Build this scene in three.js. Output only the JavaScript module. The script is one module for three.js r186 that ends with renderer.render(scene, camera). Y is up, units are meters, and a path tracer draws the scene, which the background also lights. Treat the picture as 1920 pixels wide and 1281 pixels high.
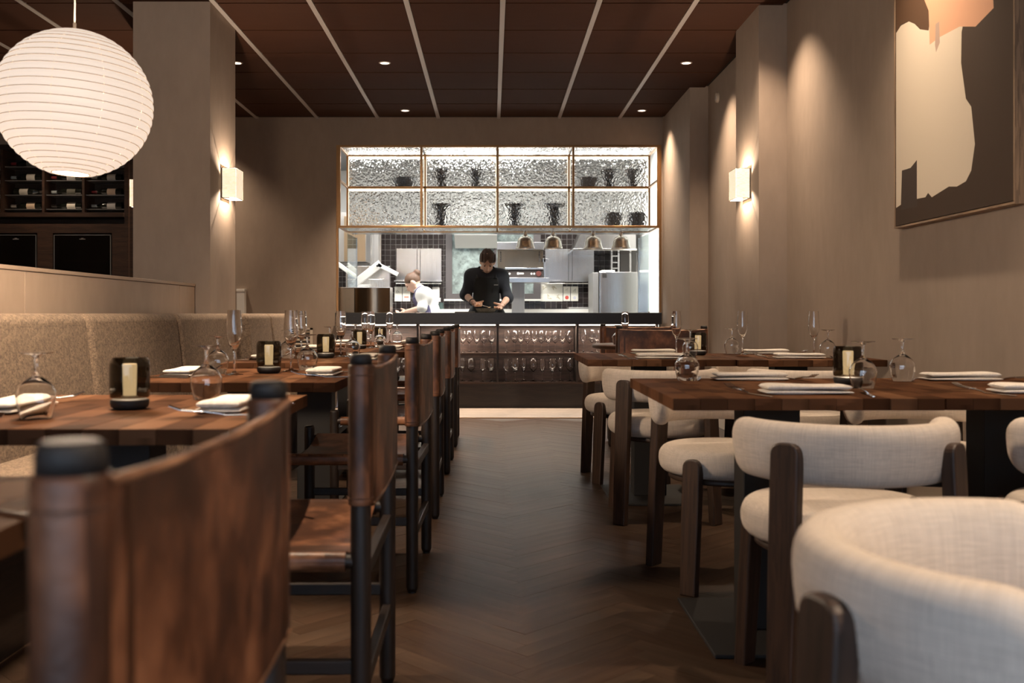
import * as THREE from 'three';
import { RoundedBoxGeometry } from 'three/addons/geometries/RoundedBoxGeometry.js';
import { mergeGeometries } from 'three/addons/utils/BufferGeometryUtils.js';
import { RectAreaLightUniformsLib } from 'three/addons/lights/RectAreaLightUniformsLib.js';

// ---------------------------------------------------------------- camera, sky, exposure
const scene = new THREE.Scene();
const F = 1870, CX = 922, CY = 588, EYE = 0.96;            // focal length and vanishing point in pixels of the 1920 x 1281 frame
const camera = new THREE.PerspectiveCamera(2 * Math.atan(1281 / 2 / F) * 180 / Math.PI, 1920 / 1281, 0.05, 60);
camera.position.set(0, EYE, 0);
camera.lookAt(0, EYE, -10);
camera.setViewOffset(1920, 1281, 960 - CX, 640.5 - CY, 1920, 1281);
camera.focus = 6.2; camera.userData.fStop = 4.5;
camera.updateProjectionMatrix();
scene.add(camera);
const renderer = new THREE.WebGLRenderer({ antialias: true });
renderer.toneMapping = THREE.LinearToneMapping;
renderer.toneMappingExposure = 1.0;
renderer.shadowMap.enabled = true;
RectAreaLightUniformsLib.init();
scene.background = new THREE.Color().setRGB(3.3, 3.5, 4.6);   // overcast evening sky outside the street window behind the viewer
const WARM = new THREE.Color().setRGB(1, 0.765, 0.55), COOL = new THREE.Color().setRGB(1, 0.975, 0.92);

// ---------------------------------------------------------------- helpers
let seed = 12345;
const rnd = () => { seed = (seed * 1664525 + 1013904223) >>> 0; return seed / 4294967296; };
const rr = (a, b) => a + (b - a) * rnd();
const D2R = Math.PI / 180;
const lerp = (a, b, t) => a + (b - a) * t, clamp = (x, a = 0, b = 1) => Math.min(b, Math.max(a, x));
const smooth = (a, b, x) => { const t = clamp((x - a) / (b - a)); return t * t * (3 - 2 * t); };
const X = (u, d) => (u - CX) / F * d, Y = (v, d) => EYE + (CY - v) / F * d;      // a photo column / row at a known distance, in metres
const taken = {};
function numbered(name) { const n = taken[name] = (taken[name] ?? -1) + 1; return n ? name + '_' + String(n).padStart(3, '0') : name; }
function prep(g) { g = g.index ? g.toNonIndexed() : g; for (const k of Object.keys(g.attributes)) if (!['position', 'normal', 'uv'].includes(k)) g.deleteAttribute(k); return g; }
const merge = (list) => Array.isArray(list) ? (list.length === 1 ? list[0] : mergeGeometries(list.map(prep))) : list;
function obj(name, geo, mat, parent = scene) {
  const m = new THREE.Mesh(merge(geo), mat); m.name = parent === scene ? numbered(name) : name;
  m.castShadow = m.receiveShadow = true; parent.add(m); return m;
}
function tag(o, label, category, group) { o.userData.label = label; o.userData.category = category; if (group) o.userData.group = group; return o; }
function thing(name, label, category, p = [0, 0, 0], turn = 0, group) {
  const o = new THREE.Group(); o.name = numbered(name); scene.add(o); o.position.set(...p); o.rotation.y = turn; return tag(o, label, category, group);
}
function struct(name, geo, mat) { const m = obj(name, geo, mat); m.userData.kind = 'structure'; return m; }
function copy(src, p, turn, label, group) {
  const c = src.clone(); c.name = numbered(src.userData.base); scene.add(c); c.position.set(...p); c.rotation.y = turn; c.userData = { ...src.userData };
  if (label) c.userData.label = label; if (group) c.userData.group = group; return c;
}
// a maker of repeated things: the first call builds, later calls clone
function kind(name, build) {
  let first; return (p, turn, label, category, group) => {
    if (first) return tag(copy(first, p, turn, label, group), label, category, group);
    first = thing(name, label, category, p, turn, group); first.userData.base = name; build(first); return first;
  };
}
// uv in metres, the texture's v running along the grain axis
function uvm(g, grain = 1, off = 0) {
  g = prep(g); const p = g.attributes.position, n = g.attributes.normal, uv = new Float32Array(p.count * 2);
  for (let i = 0; i < p.count; i++) {
    const P = [p.getX(i), p.getY(i), p.getZ(i)], t = i - i % 3;
    let N = [0, 0, 0]; for (let k = 0; k < 3; k++) { N[0] += n.getX(t + k); N[1] += n.getY(t + k); N[2] += n.getZ(t + k); }
    N = N.map(Math.abs); const m = N.indexOf(Math.max(...N));
    const o = [0, 1, 2].filter((a) => a !== m);
    const v = o.includes(grain) ? grain : o[1], u = o.find((a) => a !== v);
    uv[2 * i] = P[u] + off; uv[2 * i + 1] = P[v] + off * 1.7;
  }
  g.setAttribute('uv', new THREE.BufferAttribute(uv, 2)); return g;
}
const box = (w, h, d, x = 0, y = 0, z = 0) => new THREE.BoxGeometry(w, h, d).translate(x, y, z);
const span = (x0, x1, y0, y1, z0, z1) => new THREE.BoxGeometry(Math.abs(x1 - x0), Math.abs(y1 - y0), Math.abs(z1 - z0)).translate((x0 + x1) / 2, (y0 + y1) / 2, (z0 + z1) / 2);
const rbox = (w, h, d, r, x = 0, y = 0, z = 0, s = 3) => new RoundedBoxGeometry(w, h, d, s, r).translate(x, y, z);
const rspan = (x0, x1, y0, y1, z0, z1, r = 0.004, s = 2) => rbox(Math.abs(x1 - x0), Math.abs(y1 - y0), Math.abs(z1 - z0), r, (x0 + x1) / 2, (y0 + y1) / 2, (z0 + z1) / 2, s);
const cyl = (r0, r1, h, x = 0, y = 0, z = 0, s = 24) => new THREE.CylinderGeometry(r1, r0, h, s).translate(x, y + h / 2, z);
function bar(a, b, r0, r1 = r0, s = 12) {
  const A = new THREE.Vector3(...a), B = new THREE.Vector3(...b), d = B.clone().sub(A), L = d.length();
  return new THREE.CylinderGeometry(r1, r0, L, s).applyQuaternion(new THREE.Quaternion().setFromUnitVectors(new THREE.Vector3(0, 1, 0), d.normalize())).translate(...A.add(B).multiplyScalar(0.5).toArray());
}
function boardBar(a, b, w, t, r = 0.004) {   // a squared bar from a to b, w tall, t thick
  const A = new THREE.Vector3(...a), B = new THREE.Vector3(...b), d = B.clone().sub(A), L = d.length();
  const m = new THREE.Matrix4().lookAt(A, B, new THREE.Vector3(0, 1, 0)).setPosition(A.add(B).multiplyScalar(0.5));
  return new RoundedBoxGeometry(t, w, L, 2, r).applyMatrix4(m);
}
const lathe = (pts, s = 28) => new THREE.LatheGeometry(pts.map(([x, y]) => new THREE.Vector2(Math.max(x, 0.00001), y)), s);
function grid(nu, nv, f, su = 1, sv = 1) {   // surface from f(u, v) with normals by differences
  const pos = [], nor = [], uv = [], idx = [], e = 1e-3, V = (u, v) => new THREE.Vector3(...f(u, v));
  for (let j = 0; j <= nv; j++) for (let i = 0; i <= nu; i++) {
    const u = i / nu, v = j / nv, p = V(u, v);
    const du = V(Math.min(1, u + e), v).sub(V(Math.max(0, u - e), v)), dv = V(u, Math.min(1, v + e)).sub(V(u, Math.max(0, v - e)));
    const n = du.cross(dv).normalize(); pos.push(p.x, p.y, p.z); nor.push(n.x, n.y, n.z); uv.push(u * su, v * sv);
  }
  for (let j = 0; j < nv; j++) for (let i = 0; i < nu; i++) { const a = j * (nu + 1) + i, b = a + 1, c = a + nu + 1, d = c + 1; idx.push(a, b, d, a, d, c); }
  const g = new THREE.BufferGeometry();
  g.setAttribute('position', new THREE.Float32BufferAttribute(pos, 3)); g.setAttribute('normal', new THREE.Float32BufferAttribute(nor, 3)); g.setAttribute('uv', new THREE.Float32BufferAttribute(uv, 2)); g.setIndex(idx); return g;
}
function shape(pts) { const s = new THREE.Shape(); pts.forEach(([x, y], i) => i ? s.lineTo(x, y) : s.moveTo(x, y)); return s; }
function board(w, h, t, rTop, bev = 0.005) {   // upright board with a rounded top, its foot at y = 0
  const s = new THREE.Shape(), a = w / 2 - bev, H = h - bev, r = Math.min(rTop, a);
  s.moveTo(-a * 0.86, bev); s.lineTo(a * 0.86, bev); s.lineTo(a, H * 0.6); s.lineTo(a, H - r); s.quadraticCurveTo(a, H, a - r, H); s.lineTo(-a + r, H); s.quadraticCurveTo(-a, H, -a, H - r); s.lineTo(-a, H * 0.6);
  return new THREE.ExtrudeGeometry(s, { depth: t - 2 * bev, bevelEnabled: true, bevelThickness: bev, bevelSize: bev, bevelSegments: 2, curveSegments: 5 }).translate(0, 0, -t / 2 + bev);
}

// ---------------------------------------------------------------- textures
const hash = (x, y, s) => { let h = (x * 374761393 + y * 668265263 + s * 2147483647) | 0; h = Math.imul(h ^ (h >>> 13), 1274126177); h ^= h >>> 16; return (h >>> 0) / 4294967296; };
function vn(x, y, px, py, s) {
  const xi = Math.floor(x), yi = Math.floor(y), fx = x - xi, fy = y - yi, a = fx * fx * (3 - 2 * fx), b = fy * fy * (3 - 2 * fy), m = (q, p) => ((q % p) + p) % p;
  const x0 = m(xi, px), x1 = m(xi + 1, px), y0 = m(yi, py), y1 = m(yi + 1, py);
  return lerp(lerp(hash(x0, y0, s), hash(x1, y0, s), a), lerp(hash(x0, y1, s), hash(x1, y1, s), a), b);
}
function fbm(u, v, px, py, s, o = 4) { let r = 0, a = 0.5, t = 0; for (let k = 0; k < o; k++) { r += a * vn(u * px, v * py, px, py, s + k); t += a; a *= 0.55; px *= 2; py *= 2; } return r / t; }
function tex(size, metres, fn, srgb = true) {
  const d = new Uint8Array(size * size * 4);
  for (let j = 0; j < size; j++) for (let i = 0; i < size; i++) { const c = fn(i / size, j / size), k = (j * size + i) * 4; for (let q = 0; q < 3; q++) d[k + q] = clamp(c.length ? c[q] : c) * 255; d[k + 3] = 255; }
  const t = new THREE.DataTexture(d, size, size); t.wrapS = t.wrapT = THREE.RepeatWrapping; t.magFilter = THREE.LinearFilter; t.minFilter = THREE.LinearMipmapLinearFilter; t.generateMipmaps = true;
  t.repeat.set(1 / metres, 1 / metres); if (srgb) t.colorSpace = THREE.SRGBColorSpace; t.needsUpdate = true; return t;
}
const mat = (o) => { const { rgb, ...r } = o; const m = new (r.physical ? THREE.MeshPhysicalMaterial : THREE.MeshStandardMaterial)(); delete r.physical; if (r.color !== undefined) m.color.set(r.color); if (rgb) m.color.setRGB(...rgb); delete r.color;
  if (r.emissive !== undefined) { m.emissive.setRGB(...r.emissive); delete r.emissive; } if (r.attenuationColor) { m.attenuationColor.setRGB(...r.attenuationColor); delete r.attenuationColor; } Object.assign(m, r); return m; };

const tPlaster = tex(512, 1.6, (u, v) => { const a = fbm(u, v, 5, 4, 1, 5), b = fbm(u, v, 40, 14, 9, 3); return 0.90 + 0.09 * (a - 0.5) + 0.05 * (b - 0.5); });
const bPlaster = tex(512, 1.6, (u, v) => 0.6 * fbm(u, v, 12, 6, 3, 5) + 0.4 * fbm(u, v, 90, 50, 5, 2), false);
const tGrain = tex(512, 0.6, (u, v) => { const w = fbm(u, v, 4, 2, 21, 3) * 0.16, g = fbm(u + w, v, 26, 2, 22, 4), f = fbm(u, v, 120, 6, 25, 2), k = 0.62 + 0.42 * g - 0.14 * (f > 0.6 ? 1 : 0) + 0.1 * (fbm(u, v, 3, 2, 26, 2) - 0.5); return [k, k * 0.985, k * 0.97]; });
const tOak = tex(512, 0.6, (u, v) => { const w = fbm(u, v, 4, 2, 21, 3) * 0.16, g = fbm(u + w, v, 26, 2, 22, 4), k = 0.78 + 0.22 * g + 0.1 * (fbm(u, v, 3, 2, 26, 2) - 0.5); return [k, k * 0.99, k * 0.98]; });
const bGrain = tex(512, 0.6, (u, v) => 0.5 * fbm(u, v, 120, 6, 25, 2) + 0.5 * fbm(u, v, 26, 2, 22, 3), false);
const weave = (u, v) => { const a = Math.sin(u * Math.PI * 2 * 90), b = Math.sin(v * Math.PI * 2 * 90); return (a * b > 0 ? Math.abs(a) : Math.abs(b)); };
const tTweed = tex(512, 0.22, (u, v) => { const n = hash(Math.floor(u * 128), Math.floor(v * 128), 4), m = fbm(u, v, 24, 30, 31, 3), k = 0.5 + 0.30 * n + 0.36 * (m - 0.4); return [k, k * 0.97, k * 0.93]; });
const bTweed = tex(512, 0.22, (u, v) => 0.5 * hash(Math.floor(u * 128), Math.floor(v * 128), 4) + 0.5 * weave(u, v), false);
const tLinen = tex(512, 0.11, (u, v) => { const a = fbm(u, v, 4, 110, 41, 2), b = fbm(u, v, 110, 4, 42, 2), k = 0.90 + 0.13 * (a - 0.5) + 0.12 * (b - 0.5); return [k, k * 0.99, k * 0.975]; });
const bLinen = tex(512, 0.11, (u, v) => 0.4 * weave(u, v) + 0.35 * fbm(u, v, 4, 110, 41, 2) + 0.35 * fbm(u, v, 110, 4, 42, 2), false);
const tLeather = tex(512, 0.7, (u, v) => { const a = fbm(u, v, 5, 4, 51, 5), b = fbm(u, v, 14, 9, 57, 4), s = smooth(0.35, 0.68, a * 0.7 + b * 0.3), k = 0.42 + 0.6 * s; return [k, k * (0.9 + 0.1 * s), k * (0.82 + 0.18 * s)]; });
const bLeather = tex(512, 0.3, (u, v) => 0.6 * fbm(u, v, 60, 60, 61, 3) + 0.4 * fbm(u, v, 8, 10, 62, 3), false);
const tSteel = tex(512, 0.8, (u, v) => { const k = 0.93 + 0.07 * fbm(u, v, 90, 2, 71, 3); return [k, k, k]; });
const rSteel = tex(512, 0.8, (u, v) => 0.9 + 0.1 * fbm(u, v, 140, 3, 72, 2), false);
const tGranite = tex(256, 0.3, (u, v) => { const n = hash(Math.floor(u * 128), Math.floor(v * 128), 81), k = 0.5 + 0.5 * (n > 0.86 ? 1 : n * 0.35); return [k, k * 0.97, k * 0.95]; });
const tShade = tex(256, 0.3, (u, v) => { const k = 0.86 + 0.2 * (fbm(u, v, 18, 60, 91, 3) - 0.4); return [k, k * 0.98, k * 0.95]; });

// ---------------------------------------------------------------- materials
const M = {
  wall: mat({ rgb: [0.375, 0.290, 0.228], roughness: 0.92, map: tPlaster, bumpMap: bPlaster, bumpScale: 0.0006 }),
  white: mat({ rgb: [0.78, 0.77, 0.74], roughness: 0.6 }),
  trim: mat({ rgb: [0.55, 0.47, 0.38], roughness: 0.6 }),
  tile: mat({ physical: true, specularIntensity: 0.3, rgb: [0.054, 0.020, 0.0095], roughness: 0.85, map: tPlaster }),
  rail: mat({ rgb: [0.42, 0.38, 0.36], roughness: 0.45, metalness: 0.3 }),
  gap: mat({ rgb: [0.012, 0.009, 0.007], roughness: 0.9 }),
  floorBase: mat({ rgb: [0.045, 0.032, 0.024], roughness: 0.9 }),
  floorStrip: mat({ rgb: [0.29, 0.235, 0.19], roughness: 0.5, map: tGrain }),
  dark: mat({ rgb: [0.012, 0.0095, 0.0085], roughness: 0.65 }),
  blackMetal: mat({ rgb: [0.013, 0.011, 0.010], roughness: 0.7 }),
  darkWood: mat({ rgb: [0.072, 0.036, 0.021], roughness: 0.5, map: tGrain, bumpMap: bGrain, bumpScale: 0.0004 }),
  espresso: mat({ rgb: [0.030, 0.018, 0.013], roughness: 0.5, map: tGrain, bumpMap: bGrain, bumpScale: 0.0003 }),
  walnut: mat({ rgb: [0.115, 0.055, 0.031], roughness: 0.5, map: tGrain, bumpMap: bGrain, bumpScale: 0.0004 }),
  panel: mat({ rgb: [0.46, 0.345, 0.26], roughness: 0.6, map: tPlaster, bumpMap: bGrain, bumpScale: 0.0001 }),
  tweed: mat({ rgb: [0.42, 0.325, 0.25], roughness: 1, map: tTweed, bumpMap: bTweed, bumpScale: 0.0012 }),
  cream: mat({ rgb: [0.74, 0.655, 0.575], roughness: 1, map: tLinen, bumpMap: bLinen, bumpScale: 0.0004 }),
  leather: mat({ rgb: [0.235, 0.099, 0.048], roughness: 0.47, map: tLeather, bumpMap: bLeather, bumpScale: 0.0006 }),
  leatherSeat: mat({ rgb: [0.36, 0.165, 0.082], roughness: 0.42, map: tLeather, bumpMap: bLeather, bumpScale: 0.0006 }),
  steel: mat({ rgb: [0.56, 0.55, 0.54], roughness: 0.24, metalness: 1, map: tSteel, roughnessMap: rSteel }),
  steelDull: mat({ rgb: [0.5, 0.49, 0.48], roughness: 0.42, metalness: 1, map: tSteel }),
  chrome: mat({ rgb: [0.78, 0.76, 0.73], roughness: 0.12, metalness: 1 }),
  brass: mat({ rgb: [0.42, 0.235, 0.105], roughness: 0.3, metalness: 1 }),
  granite: mat({ rgb: [0.026, 0.022, 0.020], roughness: 0.35, map: tGranite }),
  glass: mat({ physical: true, rgb: [1, 1, 1], roughness: 0.0, transmission: 1, thickness: 0.02, ior: 1.47 }),
  pane: mat({ physical: true, rgb: [0.9, 0.97, 0.95], roughness: 0.02, transmission: 1, thickness: 0, ior: 1.5 }),
  smoke: mat({ physical: true, rgb: [0.20, 0.165, 0.115], roughness: 0.03, transmission: 1, thickness: 0, ior: 1.5 }),
  napkin: mat({ rgb: [0.80, 0.755, 0.70], roughness: 0.95, map: tLinen, bumpMap: bLinen, bumpScale: 0.0003 }),
  hem: mat({ rgb: [0.46, 0.245, 0.135], roughness: 0.5, map: tLeather }),
  bowl: mat({ rgb: [0.03, 0.028, 0.027], roughness: 0.5 }),
  paper: mat({ rgb: [0.82, 0.80, 0.75], roughness: 0.8 }),
};
const walnuts = [[0.355, 0.168, 0.088], [0.265, 0.122, 0.063], [0.455, 0.228, 0.122], [0.31, 0.146, 0.077], [0.225, 0.102, 0.053]].map((rgb) => mat({ physical: true, specularIntensity: 0.015, vertexColors: true, rgb, roughness: 0.6, map: tGrain, bumpMap: bGrain, bumpScale: 0.0003 }));
const oaks = [[0.068, 0.043, 0.029], [0.073, 0.047, 0.032], [0.063, 0.039, 0.026], [0.078, 0.051, 0.035], [0.069, 0.042, 0.028]].map((rgb) => mat({ physical: true, specularIntensity: 0.05, rgb, roughness: 0.4, map: tOak, bumpMap: bGrain, bumpScale: 0.0003 }));

// ---------------------------------------------------------------- the room
const CEIL = 2.976, XR = 1.93, XL = -6.4, ZB = -10.3, ZF = 1.6, T = 0.735;
const W = (...g) => g.map((q) => uvm(q, 1));
struct('wall_back', W(span(XL, -1.6, 0, 3.1, ZB, ZB - 0.12), span(-1.6, 1.745, 2.70, 3.1, ZB, ZB - 0.12), span(1.745, 2.05, 0, 3.1, ZB, ZB - 0.12)), M.wall);
struct('wall_right', W(span(XR, XR + 0.12, 0, 3.1, ZF + 0.12, ZB - 0.001)), M.wall);
struct('wall_left', W(span(XL, XL - 0.12, 0, 3.1, ZF + 0.12, ZB - 0.12)), M.wall);
const wx0 = -2.7, wx1 = 1.6, wy0 = 0.35, wy1 = 1.95;
struct('wall_front', W(span(XL, wx0, 0, 3.1, ZF, ZF + 0.12), span(wx1, XR, 0, 3.1, ZF, ZF + 0.12), span(wx0, wx1, 0, wy0, ZF, ZF + 0.12), span(wx0, wx1, wy1, 3.1, ZF, ZF + 0.12)), M.wall);
const win1 = struct('window_1', [span(wx0, wx1, wy0, wy0 + 0.06, ZF + 0.03, ZF + 0.09), span(wx0, wx1, wy1 - 0.06, wy1, ZF + 0.03, ZF + 0.09), ...[wx0, -1.29, 0.13, wx1 - 0.06].map((x) => span(x, x + 0.06, wy0 + 0.06, wy1 - 0.06, ZF + 0.03, ZF + 0.09))], M.blackMetal);
for (const [a, b] of [[wx0 + 0.06, -1.29], [-1.23, 0.13], [0.19, wx1 - 0.06]]) obj('pane', span(a, b, wy0 + 0.06, wy1 - 0.06, ZF + 0.058, ZF + 0.062), M.pane, win1);
struct('pilaster', W(span(1.765, XR, 0, 3.05, -8.89, ZB)), M.wall);
struct('pilaster', W(span(1.746, XR, 0, 3.05, -6.52, -7.13)), M.wall);
struct('column', W(span(-2.316, -1.818, 0, 3.05, -6.44, -7.07)), M.wall);
struct('wall_stub', W(span(-2.57, -2.30, 0, 3.05, -7.2, -7.75)), M.wall);
struct('baseboard_right', [span(XR, XR - 0.015, 0, 0.11, ZF, -6.52), span(XR, XR - 0.015, 0, 0.11, -7.13, -8.89), span(1.731, 1.746, 0, 0.11, -6.505, -7.145), span(1.731, XR, 0, 0.11, -6.505, -6.52)], M.trim);
// ceiling: a dark deck with laid-in tiles between long metal rails
const ceiling = struct('ceiling', span(XL, XR, CEIL + 0.012, 3.1, ZF, ZB), M.gap);
{
  const px = 0.6235, x0 = 0.0716, rest = [], tileGeo = {};
  for (let k = -11; k <= 2; k++) {
    const xa = x0 + k * px, xb = Math.min(xa + px, XR - 0.01);
    const rail = k > -11 ? obj('ceiling_rail', span(xa - 0.017, xa + 0.017, CEIL - 0.004, CEIL + 0.012, ZF, ZB), M.rail, ceiling) : 0;
    for (let j = 0; j < 19; j++) {
      const z1 = 10.207 - j * 0.622, z0 = z1 - 0.622;
      const w = xb - xa - 0.04, key = w.toFixed(3);
      if (z1 > 5.2) {
        tileGeo[key] ??= uvm(box(w, 0.012, 0.602), 0);
        const t = obj('ceiling_tile', tileGeo[key], M.tile, ceiling); t.position.set((xa + xb) / 2, CEIL + 0.006 + (hash(k + 40, j, 5) - 0.5) * 0.002, -(z0 + z1) / 2);
      } else rest.push(uvm(box(w, 0.012, 0.614, (xa + xb) / 2, CEIL + 0.006, -(z0 + z1) / 2), 0));
    }
  }
  obj('ceiling_tiles', rest, M.tile, ceiling).userData.kind = 'stuff';
}
// floor: herringbone oak boards on a dark base
const floor = struct('floor', span(XL, XR, -0.1, -0.004, ZF, ZB), M.floorBase);
{
  const w = 0.068, n = 7, L = n * w, all = [], s = Math.SQRT1_2;
  for (let k = -260; k < 260; k++) for (let j = -14; j <= 14; j++) for (const v of [0, 1]) {
    const a = (v ? k + n + 0.5 + 2 * n * j : k + n / 2 + 2 * n * j) * w, b = (v ? k + 1 - n / 2 : k + 0.5) * w;
    const x = (a - b) * s + 0.1, z = -(a + b) * s + 0;           // the stair of the boards runs away from the viewer
    if (x < -2.3 || x > XR - 0.02 || z > ZF - 0.1 || z < -9.02) continue;
    all.push({ x, z, v, d: -z, t: Math.floor(hash(k + 300, j * 2 + v + 60, 7) * 5), q: hash(k + 300, j * 2 + v + 60, 8) });
  }
  const seen = (p) => { const u = CX + p.x / p.d * F, v = CY + EYE / p.d * F; return p.d > 2.45 && u > 560 && u < 1700 && !(u < 700 && p.d < 3.2) && v < 1330; };
  const near = all.filter(seen).sort((p, q) => (p.d + Math.abs(p.x - 0.1) * 1.5) - (q.d + Math.abs(q.x - 0.1) * 1.5)).slice(0, 300), isNear = new Set(near);
  const geos = [0, 1, 2].map((i) => uvm(box(w - 0.0007, 0.004, L - 0.0007, 0, -0.002, 0), 2, i * 0.37));
  for (const p of near) { const m = obj('floorboard', geos[Math.floor(p.q * 3)], oaks[p.t], floor); m.position.set(p.x, (p.q - 0.5) * 0.0006, p.z); m.rotation.y = p.v ? 45 * D2R : -45 * D2R; }
  for (let t = 0; t < 5; t++) {
    const g = all.filter((p) => !isNear.has(p) && p.t === t).map((p) => geos[Math.floor(p.q * 3)].clone().rotateY(p.v ? 45 * D2R : -45 * D2R).translate(p.x, (p.q - 0.5) * 0.0006, p.z));
    obj('floorboards', g, oaks[t], floor).userData.kind = 'stuff';
  }
  for (let i = 0; i < 4; i++) obj('floor_plank', uvm(span(-6.3, XR, -0.004, 0, -9.19 - i * 0.24, -9.428 - i * 0.24), 0, i * 0.3), M.floorStrip, floor);
  obj('threshold', span(-6.3, XR, -0.004, 0.003, -9.15, -9.19), M.brass, floor);
  obj('floor_plank', uvm(span(-6.3, -2.32, -0.004, 0, ZF, -9.15), 2), oaks[1], floor);
}
// low partition behind the banquette
{
  const p = thing('partition', 'low beige wood partition with capped top behind the banquette', 'partition', [-1.955, 0, 0]);
  for (const [a, b, o] of [[1.5, 0.35, 0.1], [0.346, -1.9, 0.3], [-1.904, -4.076, 0.5], [-4.084, -6.1, 0.7]]) obj('panel', uvm(span(-0.045, 0.045, 0, 1.132, a, b), 1, o), M.panel, p);
  obj('end_post', uvm(rspan(-0.05, 0.046, 0, 1.132, -6.104, -6.41, 0.003), 1, 0.9), M.panel, p);
  obj('cap', uvm(rspan(-0.055, 0.05, 1.134, 1.152, 1.5, -6.415, 0.003), 2), M.panel, p);
}

// ---------------------------------------------------------------- lamps of the dining room
const lensMat = mat({ rgb: [0.9, 0.85, 0.75], emissive: [3.6, 2.9, 2.1], roughness: 0.5 });
const ringGeo = lathe([[0.034, 0.0], [0.036, -0.004], [0.044, -0.004], [0.048, 0.0]], 24);
const lensGeo = lathe([[0.0001, -0.003], [0.036, -0.0025]], 20);
function downlight(x, z, cd, label, angle = 52, tx = 0) {
  const o = thing('ceiling_downlight', label, 'downlight', [x, CEIL, z], 0, 'recessed ceiling downlights');
  obj('trim_ring', ringGeo, M.rail, o); obj('lens', lensGeo, lensMat, o);
  const s = new THREE.SpotLight(WARM, cd, 0, angle * D2R, 0.9, 2); s.position.set(0, -0.008, 0); s.target.position.set(tx, -2, 0); s.castShadow = true; s.shadow.radius = 1.4; o.add(s, s.target);
}
const ROWS = [-9.9, -8.02, -6.15, -4.27, -2.4, -0.52];
const rowName = ['last row before the bar', 'second row from the bar', 'third row from the bar', 'fourth row from the bar', 'fifth row from the bar', 'sixth row from the bar'];
ROWS.forEach((z, i) => {
  downlight(i === 0 ? 1.49 : 1.565, z, [15, 16, 15, 13, 18, 36][i], `recessed downlight washing the right wall, ${rowName[i]}`, i < 5 ? 50 : 46, i < 5 ? (i < 2 ? 0.25 : 0.12) : -0.5);
  downlight(-0.86, z, [52, 46, 24, 28, 38, 20][i], `recessed downlight above the banquette tables, ${rowName[i]}`, i < 2 ? 46 : 28, i < 2 ? 0 : -0.25);
});
downlight(-2.05, -8.02, 15, 'recessed downlight beyond the left column', 55); downlight(-3.0, -9.9, 14, 'recessed downlight between the wine cabinet and the bar', 55);
downlight(-4.4, -9.55, 7, 'recessed downlight in front of the wine cabinet', 50);
downlight(-4.4, -5.0, 9, 'recessed downlight over the space behind the partition', 55);

const shadeMat = mat({ rgb: [0.85, 0.8, 0.7], roughness: 0.9, map: tShade, emissive: [1.18, 1.0, 0.76], emissiveMap: tShade });
function sconce(x, y, z, s, label) {   // s: +1 juts towards +x
  const o = thing('wall_sconce', label, 'sconce', [x, y, z], 0);
  const w = 0.19, d = 0.1, h = 0.2;
  obj('back_plate', span(0, s * 0.008, -h / 2, h / 2, -w / 2 + 0.004, w / 2 - 0.004), M.dark, o);
  obj('shade', [uvm(span(s * d, s * (d - 0.002), -h / 2, h / 2, -w / 2, w / 2)), uvm(span(s * 0.006, s * d, -h / 2, h / 2, w / 2, w / 2 - 0.002)), uvm(span(s * 0.006, s * d, -h / 2, h / 2, -w / 2, -w / 2 + 0.002))], shadeMat, o);
  const fr = []; for (const yy of [-h / 2, h / 2]) { fr.push(bar([s * 0.006, yy, w / 2 + 0.001], [s * d, yy, w / 2 + 0.001], 0.002, 0.002, 6), bar([s * d, yy, w / 2], [s * d, yy, -w / 2], 0.002, 0.002, 6), bar([s * 0.006, yy, -w / 2], [s * d, yy, -w / 2], 0.0014, 0.0014, 6)); }
  fr.push(bar([s * 0.006, -h / 2, w / 2 + 0.001], [s * 0.006, h / 2, w / 2 + 0.001], 0.002, 0.002, 6));
  obj('wire_frame', fr, M.dark, o);
  obj('bulb', [new THREE.SphereGeometry(0.015, 12, 8).translate(s * 0.04, 0, 0)], mat({ rgb: [0.9, 0.8, 0.6], emissive: [4, 3.1, 2.0] }), o);
  for (const up of [1, -1]) { const l = new THREE.SpotLight(WARM, 3.6, 0, 72 * D2R, 0.3, 2); l.position.set(s * 0.04, up * 0.004, 0); l.target.position.set(s * 0.04, up, 0); l.castShadow = true; l.shadow.radius = 0.35; o.add(l, l.target); }
}
sconce(-1.818, 1.84, -6.795, 1, 'lit paper box sconce on the aisle face of the left column');
sconce(1.746, 1.84, -6.82, -1, 'lit paper box sconce on the right wall pilaster');
sconce(-2.57, 1.85, -7.45, -1, 'lit paper box sconce half hidden behind the left column');

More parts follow.
